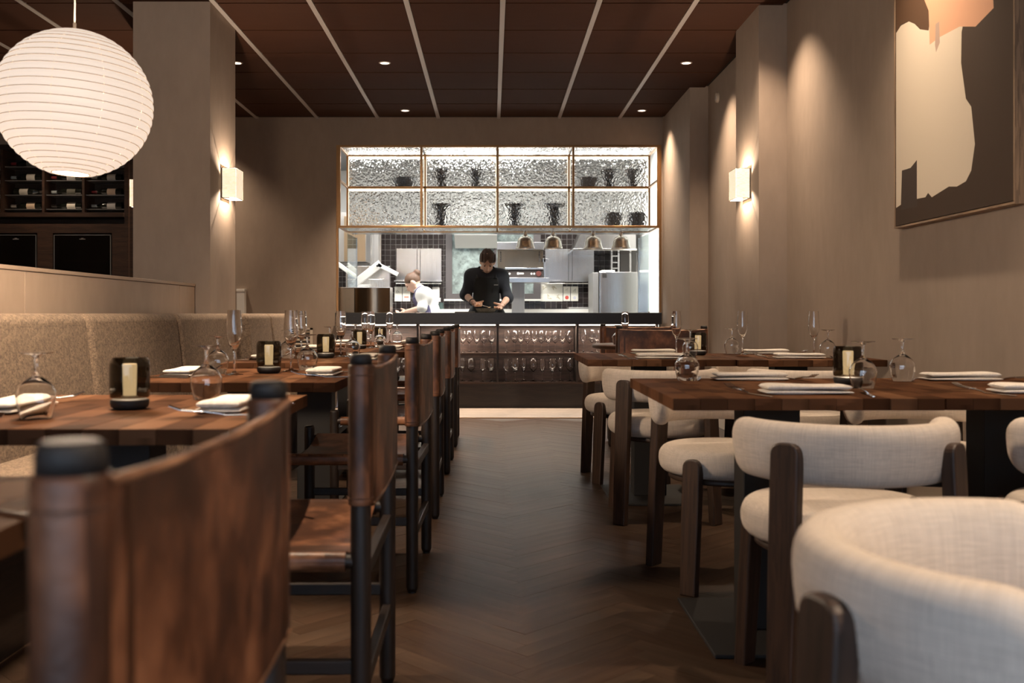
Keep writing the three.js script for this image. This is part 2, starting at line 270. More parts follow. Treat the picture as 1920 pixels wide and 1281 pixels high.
{ // paper lantern
  const R = 0.24, o = thing('paper_lantern', 'large round glowing paper lantern with thin wire ribs on a cord', 'lantern', [X(140, 3.23), Y(195, 3.23), -3.23]);
  const hang = new THREE.Matrix4().makeRotationFromEuler(new THREE.Euler(-0.03, 0, -0.045)), part = (n, g, m) => obj(n, merge(g).clone().applyMatrix4(hang), m, o);
  const N = 24, a0 = 0.24, pts = [], th = (i) => Math.PI - a0 - (Math.PI - 2 * a0) * i / N;
  for (let i = 0; i < N; i++) for (let k = 0; k < 4; k++) { const a = lerp(th(i), th(i + 1), k / 4), r = R * (1 + 0.012 * Math.sin(k / 4 * Math.PI)) - (k === 0 ? 0.0015 : 0); pts.push([r * Math.sin(a), r * Math.cos(a) * 0.975]); }
  pts.push([R * Math.sin(a0), R * Math.cos(a0) * 0.975]);
  const paper = mat({ rgb: [0.5, 0.46, 0.41], roughness: 1, emissive: [0.84, 0.665, 0.53] });
  part('paper_shade', lathe(pts, 64), paper);
  const wire = mat({ rgb: [0.10, 0.07, 0.05], roughness: 0.8, emissive: [0.10, 0.07, 0.045] });
  for (let i = 0; i <= N; i++) { const a = th(i), g = new THREE.TorusGeometry(R * Math.sin(a) + 0.0004, 0.0011, 5, 72).rotateX(Math.PI / 2).translate(0, R * Math.cos(a) * 0.975, 0); part('rib', g, wire); }
  const seam = mat({ rgb: [0.5, 0.42, 0.33], roughness: 1, emissive: [0.66, 0.52, 0.4] });
  for (let k = 0; k < 10; k++) { const t = k / 10 * Math.PI * 2 + 0.12, c = new THREE.CatmullRomCurve3(Array.from({ length: 25 }, (_, i) => { const a = th(i), r = R * Math.sin(a) * 1.003; return new THREE.Vector3(r * Math.sin(t), R * Math.cos(a) * 0.978, r * Math.cos(t)); })); part('seam', new THREE.TubeGeometry(c, 60, 0.0011, 5), seam); }
  part('bottom_rim', new THREE.TorusGeometry(R * Math.sin(a0), 0.002, 6, 48).rotateX(Math.PI / 2).translate(0, -R * Math.cos(a0) * 0.975, 0), wire);
  obj('wire_hanger', [bar([-0.056, 0.232, 0], [0.056, 0.232, 0], 0.002), bar([0, 0.232, 0], [0, 0.262, 0], 0.005)], M.dark, o);
  obj('bulb', new THREE.SphereGeometry(0.045, 16, 12).translate(0, -0.02, 0), mat({ rgb: [1, 0.9, 0.8], emissive: [3, 2.5, 1.9] }), o);
  obj('cord', bar([0, 0.255, 0], [0.02, CEIL - o.position.y, 0.02], 0.0028), M.napkin, o);
  const l = new THREE.PointLight(WARM, 11.5); l.position.set(0, -0.01, 0); l.castShadow = true; l.shadow.radius = 6; o.add(l);
}
{ const o = thing('wall_sensor', 'small round white sensor disc high on the recessed right wall', 'sensor', [XR, 2.80, -8.5]); obj('housing', cyl(0.045, 0.04, 0.02, 0, 0, 0, 24).rotateZ(Math.PI / 2), M.trim, o); obj('grille', cyl(0.022, 0.02, 0.004, 0, 0.02, 0, 18).rotateZ(Math.PI / 2), M.rail, o); }

// ---------------------------------------------------------------- tables
const staveG = [0, 1, 2, 3].map((i) => { const g = uvm(rbox(0.0716, 0.032, 0.82, 0.0015, 0, 0, 0, 1), 2, i * 0.29), uv = g.attributes.uv, p = g.attributes.position; for (let k = 0; k < uv.count; k++) { const t = k - k % 3; if ([0, 1, 2].every((j) => Math.abs(p.getZ(t + j)) > 0.408)) uv.setXY(k, uv.getX(k) * 0.06, uv.getY(k)); } const c = new Float32Array(p.count * 3).fill(1); for (let k = 0; k < p.count; k++) { const t = k - k % 3; if ([0, 1, 2].every((j) => Math.abs(p.getZ(t + j)) > 0.408)) c.fill(0.42, 3 * k, 3 * k + 3); } g.setAttribute('color', new THREE.BufferAttribute(c, 3)); return g; });   // end grain is the darker face of a stave
const plateG = uvm(rbox(0.44, 0.012, 0.56, 0.003, 0, 0.006, 0, 1)), pedG = uvm(rspan(-0.085, 0.085, 0.012, T - 0.04, -0.06, 0.06, 0.004)), plateN = uvm(rbox(0.21, 0.012, 0.56, 0.003, 0, 0.006, 0, 1)), subG = span(-0.2, 0.2, T - 0.04, T - 0.032, -0.28, 0.28);
function table(x, z, label, group, plate = plateG) {
  const o = thing('dining_table', label, 'table', [x, 0, z], 0, group);
  for (let i = 0; i < 10; i++) { const m = obj('stave', staveG[Math.floor(rnd() * 4)], walnuts[Math.floor(rnd() * 5)], o); m.position.set(-0.324 + i * 0.072, T - 0.016 + rr(-0.0002, 0.0002), 0); }
  obj('pedestal', pedG, M.blackMetal, o); obj('base_plate', plate, M.blackMetal, o); obj('mounting_plate', subG, M.blackMetal, o);
  return o;
}
const ord = ['nearest the bar', 'second from the bar', 'third from the bar', 'fourth from the bar', 'fifth from the bar', 'sixth from the bar'];
const LT = [0.97, 2.35, 3.66, 4.95, 6.24, 7.43];       // distances of the banquette tables' middles
const lname = (i) => ord[5 - i];
LT.forEach((z, i) => table(-0.87, -z, `dark walnut table on the banquette side, ${lname(i)}`, 'banquette tables', plateN));
const RT = [[0.84, 3.05, 'aisle-side table of the walnut pair farther from the bar'], [1.5665, 3.058, 'wall-side table of the walnut pair farther from the bar'], [0.825, 5.25, 'aisle-side table of the walnut pair nearer the bar'], [1.5515, 5.225, 'wall-side table of the walnut pair nearer the bar']];
for (const [x, z, l] of RT) table(x, -z, l, 'paired tables along the right wall');
{ // round table by the bar
  const o = thing('round_table', 'small round walnut table between two leather chairs near the bar', 'table', [1.16, 0, -7.35]);
  obj('tabletop', uvm(lathe([[0.0001, T - 0.032], [0.40, T - 0.032], [0.415, T - 0.026], [0.42, T - 0.01], [0.416, T], [0.0001, T]], 48), 0), M.walnut, o);
  obj('pedestal', cyl(0.045, 0.045, T - 0.042, 0, 0.01, 0), M.blackMetal, o); obj('base_plate', cyl(0.25, 0.25, 0.012, 0, 0, 0, 36), M.blackMetal, o);
}

// ---------------------------------------------------------------- upholstered chairs (built facing -z, backrest on the +z side)
const creamChair = kind('upholstered_chair', (o) => {
  const A = 96 * D2R, R = 0.243, cy = 0.628, hh = 0.073, tt = 0.037;
  const back = grid(72, 30, (u, v) => {
    const cap = 0.09; let a = lerp(-A, A, u), s = 1;
    const e = Math.min(u, 1 - u); if (e < cap) { const q = e / cap; s = Math.sqrt(Math.max(1e-4, 1 - (1 - q) * (1 - q))); }
    const t = -v * Math.PI * 2, c = Math.cos(t), n = Math.sin(t), pw = (q, k) => Math.sign(q) * Math.pow(Math.abs(q), k);
    const rad = R + tt * s * pw(c, 0.8) + 0.10 * (hh * s * pw(n, 0.7)) , yy = cy + hh * s * pw(n, 0.7);
    return [rad * Math.sin(a), yy, rad * Math.cos(a)];
  }, 0.82, 0.36);
  obj('backrest', back, M.cream, o);
  const prof = []; const sy = 0.438, sh = 0.05, sr = 0.245; prof.push([0.0001, sy - sh + 0.004]);
  for (let i = 0; i <= 14; i++) { const t = -Math.PI / 2 + Math.PI * i / 14; prof.push([sr - 0.05 + 0.05 * Math.pow(Math.cos(t), 0.8), sy + sh * Math.sign(Math.sin(t)) * Math.pow(Math.abs(Math.sin(t)), 0.9)]); }
  prof.push([0.12, sy + sh + 0.006]); prof.push([0.0001, sy + sh + 0.008]);
  obj('seat', uvm(lathe(prof, 48), 0), M.cream, o);
  obj('seat_frame', uvm(lathe([[0.15, 0.368], [0.205, 0.368], [0.21, 0.372], [0.21, 0.399], [0.15, 0.399], [0.15, 0.368]], 40), 0), M.darkWood, o);
  const rear = uvm(board(0.072, 0.657, 0.034, 0.024), 1), front = uvm(board(0.066, 0.462, 0.034, 0.028), 1, 0.4);
  const put = (g, a, r, tilt) => { const m = obj('leg', g, M.darkWood, o); m.rotation.order = 'YXZ'; m.rotation.y = a; m.rotation.x = tilt; m.position.set(r * Math.sin(a), 0, r * Math.cos(a)); };
  for (const s of [-1, 1]) { put(rear, s * 43 * D2R, 0.318, -0.05); put(front, s * 136 * D2R, 0.275, -0.06); }
});
const CC = 'cream upholstered chairs';
creamChair([0.888, 0, -2.55], 0, 'cream round-back chair before the aisle-side table farther from the bar, its back outward', 'chair', CC);
creamChair([1.58, 0, -2.55], 0.05, 'cream round-back chair before the wall-side table farther from the bar, its back outward', 'chair', CC);
creamChair([0.85, 0, -3.60], Math.PI + 0.06, 'cream chair behind the aisle-side table farther from the bar, facing the street window', 'chair', CC);
creamChair([1.56, 0, -3.60], Math.PI, 'cream chair behind the wall-side table farther from the bar, facing the street window', 'chair', CC);
creamChair([0.80, 0, -4.76], 0, 'cream chair at the aisle-side table nearer the bar, its back to the street window', 'chair', CC);
creamChair([1.48, 0, -4.76], 0, 'cream chair at the wall-side table nearer the bar, its back to the street window', 'chair', CC);
creamChair([0.785, 0, -5.80], Math.PI, 'cream chair facing the street window at the aisle-side table nearer the bar', 'chair', CC);
creamChair([1.53, 0, -5.82], Math.PI, 'cream chair facing the street window at the wall-side table nearer the bar', 'chair', CC);
creamChair([0.64, 0, -1.15], -118 * D2R, 'large cream chair turned sideways, standing apart from any table', 'chair', CC);

// ---------------------------------------------------------------- leather sling chairs (built facing -z, posts at z = 0)
const leatherChair = kind('leather_chair', (o) => {
  const hw = 0.285, dp = 0.47, r = 0.021, top = 0.878;
  for (const s of [-1, 1]) {
    obj('rear_post', uvm(lathe([[0.0001, 0.006], [0.016, 0.006], [r, 0.02], [r, 0.85], [0.0001, 0.85]], 24).translate(s * hw, 0, 0), 1), M.espresso, o);
    obj('glide', cyl(0.014, 0.014, 0.007, s * hw, 0, 0, 14), M.dark, o);
    obj('post_cap', lathe([[0.0001, 0.855], [0.0222, 0.855], [0.0225, 0.869], [0.0205, 0.876], [0.0175, top], [0.0001, top]], 24).translate(s * hw, 0, 0), M.dark, o);
    const sl = obj('leather_sleeve', uvm(lathe([[r + 0.0005, 0.574], [0.0252, 0.574], [0.0256, 0.582], [0.0252, 0.72], [0.0256, 0.85], [0.0244, 0.857], [r + 0.0005, 0.857]], 28).translate(s * hw, 0, 0), 1, s * 0.13), M.leather, o);
    for (const yy of [0.588, 0.836]) obj('stitched_band', new THREE.TorusGeometry(0.0258, 0.0011, 6, 28).rotateX(Math.PI / 2).translate(s * hw, yy, 0), M.leatherSeat, sl);
    obj('front_leg', uvm(lathe([[0.0001, 0.006], [0.016, 0.006], [r, 0.02], [r, 0.50], [0.016, 0.51], [0.0001, 0.51]], 20).translate(s * hw, 0, -dp), 1), M.espresso, o);
    obj('glide', cyl(0.014, 0.014, 0.007, s * hw, 0, -dp, 14), M.dark, o);
    obj('seat_rail', uvm(bar([s * hw, 0.458, 0], [s * hw, 0.458, -dp], 0.015), 2), M.espresso, o);
    obj('side_stretcher', uvm(boardBar([s * hw, 0.245, 0], [s * hw, 0.245, -dp], 0.03, 0.02), 2), M.espresso, o);
  }
  for (const [y, z] of [[0.425, 0], [0.195, 0], [0.40, -dp], [0.2, -dp]]) obj('stretcher', uvm(boardBar([-hw, y, z], [hw, y, z], 0.034, 0.022), 0), M.espresso, o);
  const sheet = (f, nu, nv, th) => { const g0 = grid(nu, nv, (u, v) => f(u, v, 0)), g1 = grid(nu, nv, (u, v) => f(1 - u, v, th)); return [g0, g1]; };
  // back panel: front and rear skins and a rolled hem at the top and bottom
  const bk = (u, v, s) => { const x = lerp(-hw, hw, u), q = 4 * u * (1 - u), y = lerp(0.574 - 0.006 * q, 0.851 - 0.007 * q, v); return [x, y, 0.0205 + 0.004 * q + s]; };
  const panel = obj('back_panel', uvm(merge(sheet((u, v, s) => bk(u, v, s), 24, 10, 0.0055)), 1, 0.21), M.leather, o);
  const hem = (v) => new THREE.TubeGeometry(new THREE.CatmullRomCurve3(Array.from({ length: 17 }, (_, i) => new THREE.Vector3(...bk(i / 16, v, 0.0028)))), 24, 0.0045, 8);
  obj('hem', [uvm(hem(1), 0)], M.hem, panel); obj('hem', [uvm(hem(0), 0)], M.hem, panel);
  for (const s of [0.055, 0.945]) obj('seam_strip', uvm(grid(2, 10, (u, v) => { const p = bk(s + (u - 0.5) * 0.02, v, 0.0068); return p; }), 1), M.leatherSeat, panel);
  // sling seat wrapped round the side rails
  const st = (u, v, s) => {
    const z = lerp(-0.03, -dp + 0.03, v); let x, y;
    if (u < 0.12) { const t = (1 - u / 0.12) * Math.PI * 1.1; x = -hw + 0.0185 * Math.sin(-t * 0) - 0.0185 * Math.sin(t); y = 0.458 + 0.0185 * Math.cos(t); }
    else if (u > 0.88) { const t = ((u - 0.88) / 0.12) * Math.PI * 1.1; x = hw + 0.0185 * Math.sin(t); y = 0.458 + 0.0185 * Math.cos(t); }
    else { const q = (u - 0.12) / 0.76; x = lerp(-hw, hw, q); y = 0.4765 - 0.042 * Math.pow(Math.sin(q * Math.PI), 0.8); }
    return [x, y + s, z];
  };
  obj('sling_seat', uvm(merge([grid(48, 10, (u, v) => st(u, v, 0.0025)), grid(48, 10, (u, v) => st(1 - u, v, -0.0025))]), 2, 0.4), M.leatherSeat, o);
});
const LC = 'leather sling chairs';
[0.93, 2.305, 3.715, 4.95, 6.24, 7.45].forEach((z, i) => leatherChair([i ? -0.268 : -0.272, 0, -z], Math.PI / 2 + [0, 0.01, -0.02, 0.01, 0, 0.01][i], `brown leather sling chair at the banquette table ${lname(i)}`, 'chair', LC));
leatherChair([1.145, 0, -6.72], 0, 'leather sling chair with its back to the cream chairs, at the round table', 'chair', LC);
leatherChair([1.18, 0, -8.02], Math.PI, 'leather sling chair on the bar side of the round table', 'chair', LC);

// ---------------------------------------------------------------- banquettes
function banquette(label, zs, dx = 0) {
  const z0 = zs[0], z1 = zs[zs.length - 1], o = thing('banquette', label, 'banquette', [-1.55 + dx, 0, -(z0 + z1) / 2]), zc = (z0 + z1) / 2;
  obj('plinth', uvm(span(-0.3, 0.2, 0, 0.30, zc - z0, zc - z1), 2), M.espresso, o);
  for (let i = 0; i + 1 < zs.length; i++) {
    const L = zs[i + 1] - zs[i] - 0.010, c = zc - (zs[i] + zs[i + 1]) / 2;
    const b = rbox(0.15, 0.54, L, 0.04, 0, 0.69, 0, 6), p = b.attributes.position; for (let k = 0; k < p.count; k++) p.setX(k, p.getX(k) - (p.getY(k) - 0.42) * 0.12);
    obj('back_cushion', uvm(b.translate(-0.155, 0, c), 1, i * 0.31), M.tweed, o);
    obj('seat_cushion', uvm(rbox(0.52, 0.16, L, 0.04, -0.02, 0.38, c, 4), 0, i * 0.17), M.tweed, o);
  }
}
banquette('long tweed banquette along the low partition', [0.62, 1.81, 3.0, 4.19, 5.39, 6.54]);
banquette('short tweed banquette beside the left column, toward the bar', [6.70, 7.42, 8.14], 0.05);

// ---------------------------------------------------------------- tableware
const rim = (pts) => pts;
const wineG = (h, R, foot, bowlY) => lathe([[0.0001, 0.0], [foot, 0.0], [foot, 0.0018], [0.010, 0.006], [0.0042, 0.014], [0.0038, bowlY - 0.008], [0.008, bowlY], [R * 0.72, bowlY + (h - bowlY) * 0.18], [R * 0.97, bowlY + (h - bowlY) * 0.36], [R, bowlY + (h - bowlY) * 0.46], [R * 0.94, bowlY + (h - bowlY) * 0.68], [R * 0.76, h], [R * 0.76 - 0.0012, h], [R * 0.94 - 0.0014, bowlY + (h - bowlY) * 0.68], [R - 0.0014, bowlY + (h - bowlY) * 0.46], [R * 0.97 - 0.0015, bowlY + (h - bowlY) * 0.36], [R * 0.70, bowlY + (h - bowlY) * 0.19], [0.006, bowlY + 0.004], [0.0001, bowlY + 0.003]], 28);
const gobletGeo = wineG(0.142, 0.041, 0.036, 0.05), gobletInv = gobletGeo.clone().rotateX(Math.PI).translate(0, 0.142, 0);
const fluteGeo = lathe([[0.0001, 0], [0.034, 0], [0.034, 0.0015], [0.011, 0.006], [0.004, 0.016], [0.0036, 0.08], [0.008, 0.092], [0.020, 0.112], [0.0275, 0.14], [0.0285, 0.16], [0.0265, 0.20], [0.0235, 0.238], [0.0223, 0.238], [0.0252, 0.20], [0.0271, 0.16], [0.0261, 0.14], [0.0185, 0.114], [0.005, 0.097], [0.0001, 0.096]], 28);
const goblet = kind('stemmed_glass', (o) => obj('glass', gobletInv, M.glass, o));
const flute = kind('champagne_flute', (o) => obj('glass', fluteGeo, M.glass, o));
const glowMat = mat({ rgb: [0.9, 0.85, 0.75], roughness: 0.6, emissive: [2.1, 1.75, 1.2] });
const candle = kind('table_lamp', (o) => {
  obj('base', lathe([[0.0001, 0], [0.034, 0], [0.042, 0.006], [0.0445, 0.014], [0.044, 0.022], [0.036, 0.0255], [0.02, 0.026], [0.018, 0.032], [0.0001, 0.032]], 32), M.dark, o);
  obj('glow_tube', lathe([[0.0001, 0.032], [0.0145, 0.032], [0.0155, 0.06], [0.0165, 0.104], [0.0150, 0.107], [0.0001, 0.107]], 24), glowMat, o);
  obj('smoked_glass', lathe([[0.040, 0.0265], [0.0445, 0.029], [0.046, 0.05], [0.046, 0.10], [0.0445, 0.115], [0.040, 0.121]], 36), M.smoke, o);
  const l = new THREE.PointLight(WARM, 0.12); l.position.set(0, 0.075, 0); l.castShadow = true; l.shadow.radius = 0.6; o.add(l);
});
const napkin = kind('napkin', (o) => {   // long side along x
  const soft = (w, d, h, y, ph) => grid(36, 16, (u, v) => { const t = v * Math.PI * 2, e = Math.pow(Math.max(0, 1 - Math.pow(Math.abs(2 * u - 1), 14)), 0.5), c = Math.cos(t), s = Math.sin(t), P = (q, k) => Math.sign(q) * Math.pow(Math.abs(q), k); return [(u - 0.5) * w, y + h * 0.5 + P(s, 0.6) * h * 0.5 * Math.max(e, 0.05) * (0.8 + 0.2 * Math.sin(u * 5 + ph)), -P(c, 0.45) * d / 2 * (0.96 + 0.04 * e)]; }, w, d * 2);
  obj('lower_fold', soft(0.245, 0.105, 0.013, 0, 0), M.napkin, o); obj('upper_fold', soft(0.238, 0.098, 0.018, 0.011, 1.4), M.napkin, o);
});
const forkGeo = (() => {
  const g = []; for (let i = 0; i < 4; i++) { const x = -0.009 + i * 0.006; g.push(bar([x, 0.010, -0.055], [x, 0.012, -0.08], 0.0016, 0.0016, 6), bar([x, 0.012, -0.08], [x, 0.020, -0.102], 0.0016, 0.001, 6)); }
  g.push(rbox(0.0215, 0.0025, 0.02, 0.001, 0, 0.0095, -0.047, 1), bar([0, 0.009, -0.04], [0, 0.003, 0.0], 0.0028, 0.0022, 8), new RoundedBoxGeometry(0.008, 0.0026, 0.1, 1, 0.001).translate(0, 0.0018, 0.048)); return merge(g);
})();
const knifeGeo = merge([new RoundedBoxGeometry(0.009, 0.005, 0.1, 1, 0.002).translate(0, 0.0026, 0.05), new RoundedBoxGeometry(0.0016, 0.016, 0.11, 1, 0.0006).rotateZ(0.9).translate(0, 0.0065, -0.05)]);
const fork = kind('fork', (o) => obj('metal', forkGeo.scale(1.2, 1.25, 1.15), M.chrome, o));
const knife = kind('knife', (o) => obj('metal', knifeGeo, M.chrome, o));
// one place setting: napkin, fork on the diner's left, knife on the right; dir: the way the diner faces
function setting(x, z, dir, where, o = {}) {
  const th = dir, c = Math.cos(th), s = Math.sin(th), at = (dx, dz) => [x + dx * c + dz * s, T, z - dx * s + dz * c];
  napkin(at(0, 0), th + (o.turn ?? 0), `folded white napkin on ${where}`, 'napkin', 'napkins');
  fork(at(-0.165, 0.03), th + (o.f ?? 0.3), `steel fork on ${where}`, 'fork', 'forks');
  knife(at(0.16, 0.04), th - (o.k ?? 0.2), `steel knife on ${where}`, 'knife', 'knives');
}
const gl = (x, z, w) => goblet([x, T, z], 0, `upside-down stemmed glass on ${w}`, 'glass', 'upturned glasses');
const fl = (x, z, w) => flute([x, T, z], 0, `tall champagne flute on ${w}`, 'glass', 'champagne flutes');
const cn = (x, z, w) => candle([x, T, z], 0, `smoked glass table lamp with glowing tube on ${w}`, 'table lamp', 'smoked table lamps');
{ // right wall, farther pair
  const A = 'the aisle-side table farther from the bar', B = 'the wall-side table farther from the bar';
  setting(X(1503, 2.83), -2.80, 0, 'the near half of ' + A); setting(X(1403, 3.38), -3.37, Math.PI, 'the far half of ' + A);
  gl(X(1618, 3.0), -3.0, 'the near half of ' + A); gl(X(1288, 3.35), -3.35, 'the far half of ' + A); cn(X(1590, 3.16), -3.16, A);
  setting(X(1945, 2.83), -2.83, 0, 'the near half of ' + B); setting(X(1800, 3.36), -3.36, Math.PI, 'the far half of ' + B); gl(X(1692, 3.31), -3.31, 'the far half of ' + B);
}
{
  const A = 'the aisle-side table nearer the bar', B = 'the wall-side table nearer the bar';
  setting(X(1237, 5.0), -4.98, 0, 'the near half of ' + A); setting(X(1225, 5.55), -5.55, Math.PI, 'the far half of ' + A); gl(X(1294, 5.2), -5.2, A); fl(X(1268, 5.5), -5.5, A); cn(X(1309, 5.4), -5.4, A);
  setting(X(1498, 5.0), -5.0, 0, 'the near half of ' + B); setting(X(1435, 5.55), -5.54, Math.PI, 'the far half of ' + B);
  gl(X(1372, 5.58), -5.58, 'the far half of ' + B); fl(X(1392, 5.5), -5.5, 'the far half of ' + B); gl(X(1552, 5.12), -5.12, 'the near half of ' + B); fl(X(1526, 5.3), -5.3, 'the near half of ' + B);
}
{ const w = 'the round table by the bar'; gl(X(1158, 7.2), -7.2, w); fl(X(1172, 7.5), -7.5, w); }
// banquette tables: one setting on the banquette side, one on the aisle side
LT.forEach((d, i) => {
  const w = `the banquette table ${lname(i)}`, near = i === 0;
  setting(-1.115, -d + 0.02, -Math.PI / 2, 'the bench side of ' + w, { f: 0.5 }); setting(-0.615, -d + 0.0, Math.PI / 2, 'the aisle side of ' + w, { f: 0.2, k: 0.5 });
  if (near) return;
  if (i === 1) { cn(-0.853, -d, w); gl(-0.978, -d + 0.21, 'the bench side of ' + w); gl(-0.75, -d - 0.27, 'the aisle side of ' + w); return; }
  cn(-0.84, -d - 0.1, w); gl(-1.025, -d - 0.07, 'the bench side of ' + w); fl(-0.945, -d, 'the bench side of ' + w); fl(-0.785, -d - 0.24, 'the aisle side of ' + w); gl(-0.735, -d - 0.315, 'the aisle side of ' + w);
});
{ // painting on the right wall, its outlines read off the photograph on the wall plane
  const xp = 1.885, za = -xp * F / (1680 - CX), zb = -xp * F / (1901 - CX), y0 = Y(424, -za), W0 = zb - za, H0 = 1.32;
  const o = thing('painting', 'framed abstract painting of torn cream and brown shapes', 'painting', [XR, y0, (za + zb) / 2]);
  const cv = document.createElement('canvas'); cv.width = 820; cv.height = 1024; const c = cv.getContext('2d');
  const P = (u, v) => { const z = -xp * F / (u - CX), y = Y(v, -z); return [(z - za) / W0 * 820, 1024 - (y - y0) / H0 * 1024]; };
  const poly = (col, pts) => { c.fillStyle = col; c.beginPath(); pts.forEach(([u, v], i) => { const q = P(u, v); i ? c.lineTo(...q) : c.moveTo(...q); }); c.closePath(); c.fill(); };
  c.fillStyle = '#38281a'; c.fillRect(0, 0, 820, 1024);
  poly('#ccc0ad', [[1681, 62], [1690, 48], [1705, 40], [1716, 45], [1726, 55], [1742, 57], [1744, 40], [1800, -60], [1808, 40], [1804, 60], [1803, 118], [1812, 185], [1822, 200], [1829, 270], [1822, 320], [1812, 340], [1795, 350], [1780, 350], [1748, 370], [1741, 362], [1736, 370], [1720, 373], [1720, 300], [1708, 315], [1692, 320], [1690, 384], [1681, 390]]);
  poly('#4d331b', [[1681, 60], [1690, 46], [1705, 39], [1716, 44], [1728, 55], [1742, 57], [1742, 20], [1734, -10], [1720, -30], [1681, -60]]);
  poly('#c9997a', [[1734, 0], [1742, 20], [1744, 84], [1762, 70], [1800, 50], [1830, 50], [1864, 15], [1862, -40], [1800, -90], [1730, -60]]);
  poly('#a48d7f', [[1755, 45], [1762, 40], [1763, 80], [1756, 98], [1754, 85]]);
  poly('#3a2e27', [[1692, 320], [1708, 315], [1720, 302], [1720, 388], [1691, 394]]);
  const t = new THREE.CanvasTexture(cv); t.colorSpace = THREE.SRGBColorSpace;
  const g = box(0.004, H0, W0, 0, H0 / 2, 0); const uv = g.attributes.uv, pp = g.attributes.position; for (let i = 0; i < uv.count; i++) uv.setXY(i, (pp.getZ(i) + W0 / 2) / W0, pp.getY(i) / H0);
  obj('canvas', g.translate(xp - XR, 0, 0), mat({ roughness: 0.85, map: t, bumpMap: bPlaster, bumpScale: 0.0004 }), o);
  const fx0 = xp - XR - 0.004, e = 0.012, oak = mat({ rgb: [0.44, 0.30, 0.19], roughness: 0.6, map: tGrain });
  for (const s of [-1, 1]) obj('frame_side', uvm(span(fx0, 0, -e, H0 + e, s * (W0 / 2 + 0.004), s * (W0 / 2 + e)), 1), oak, o);
  obj('frame_rail', uvm(span(fx0, 0, -e, -0.004, -W0 / 2 - 0.004, W0 / 2 + 0.004), 2), oak, o); obj('frame_rail', uvm(span(fx0, 0, H0 + 0.004, H0 + e, -W0 / 2 - 0.004, W0 / 2 + 0.004), 2), oak, o);
  obj('backing', span(xp - XR + 0.002, -0.001, 0.02, H0 - 0.02, -W0 / 2 + 0.02, W0 / 2 - 0.02), M.dark, o);
}

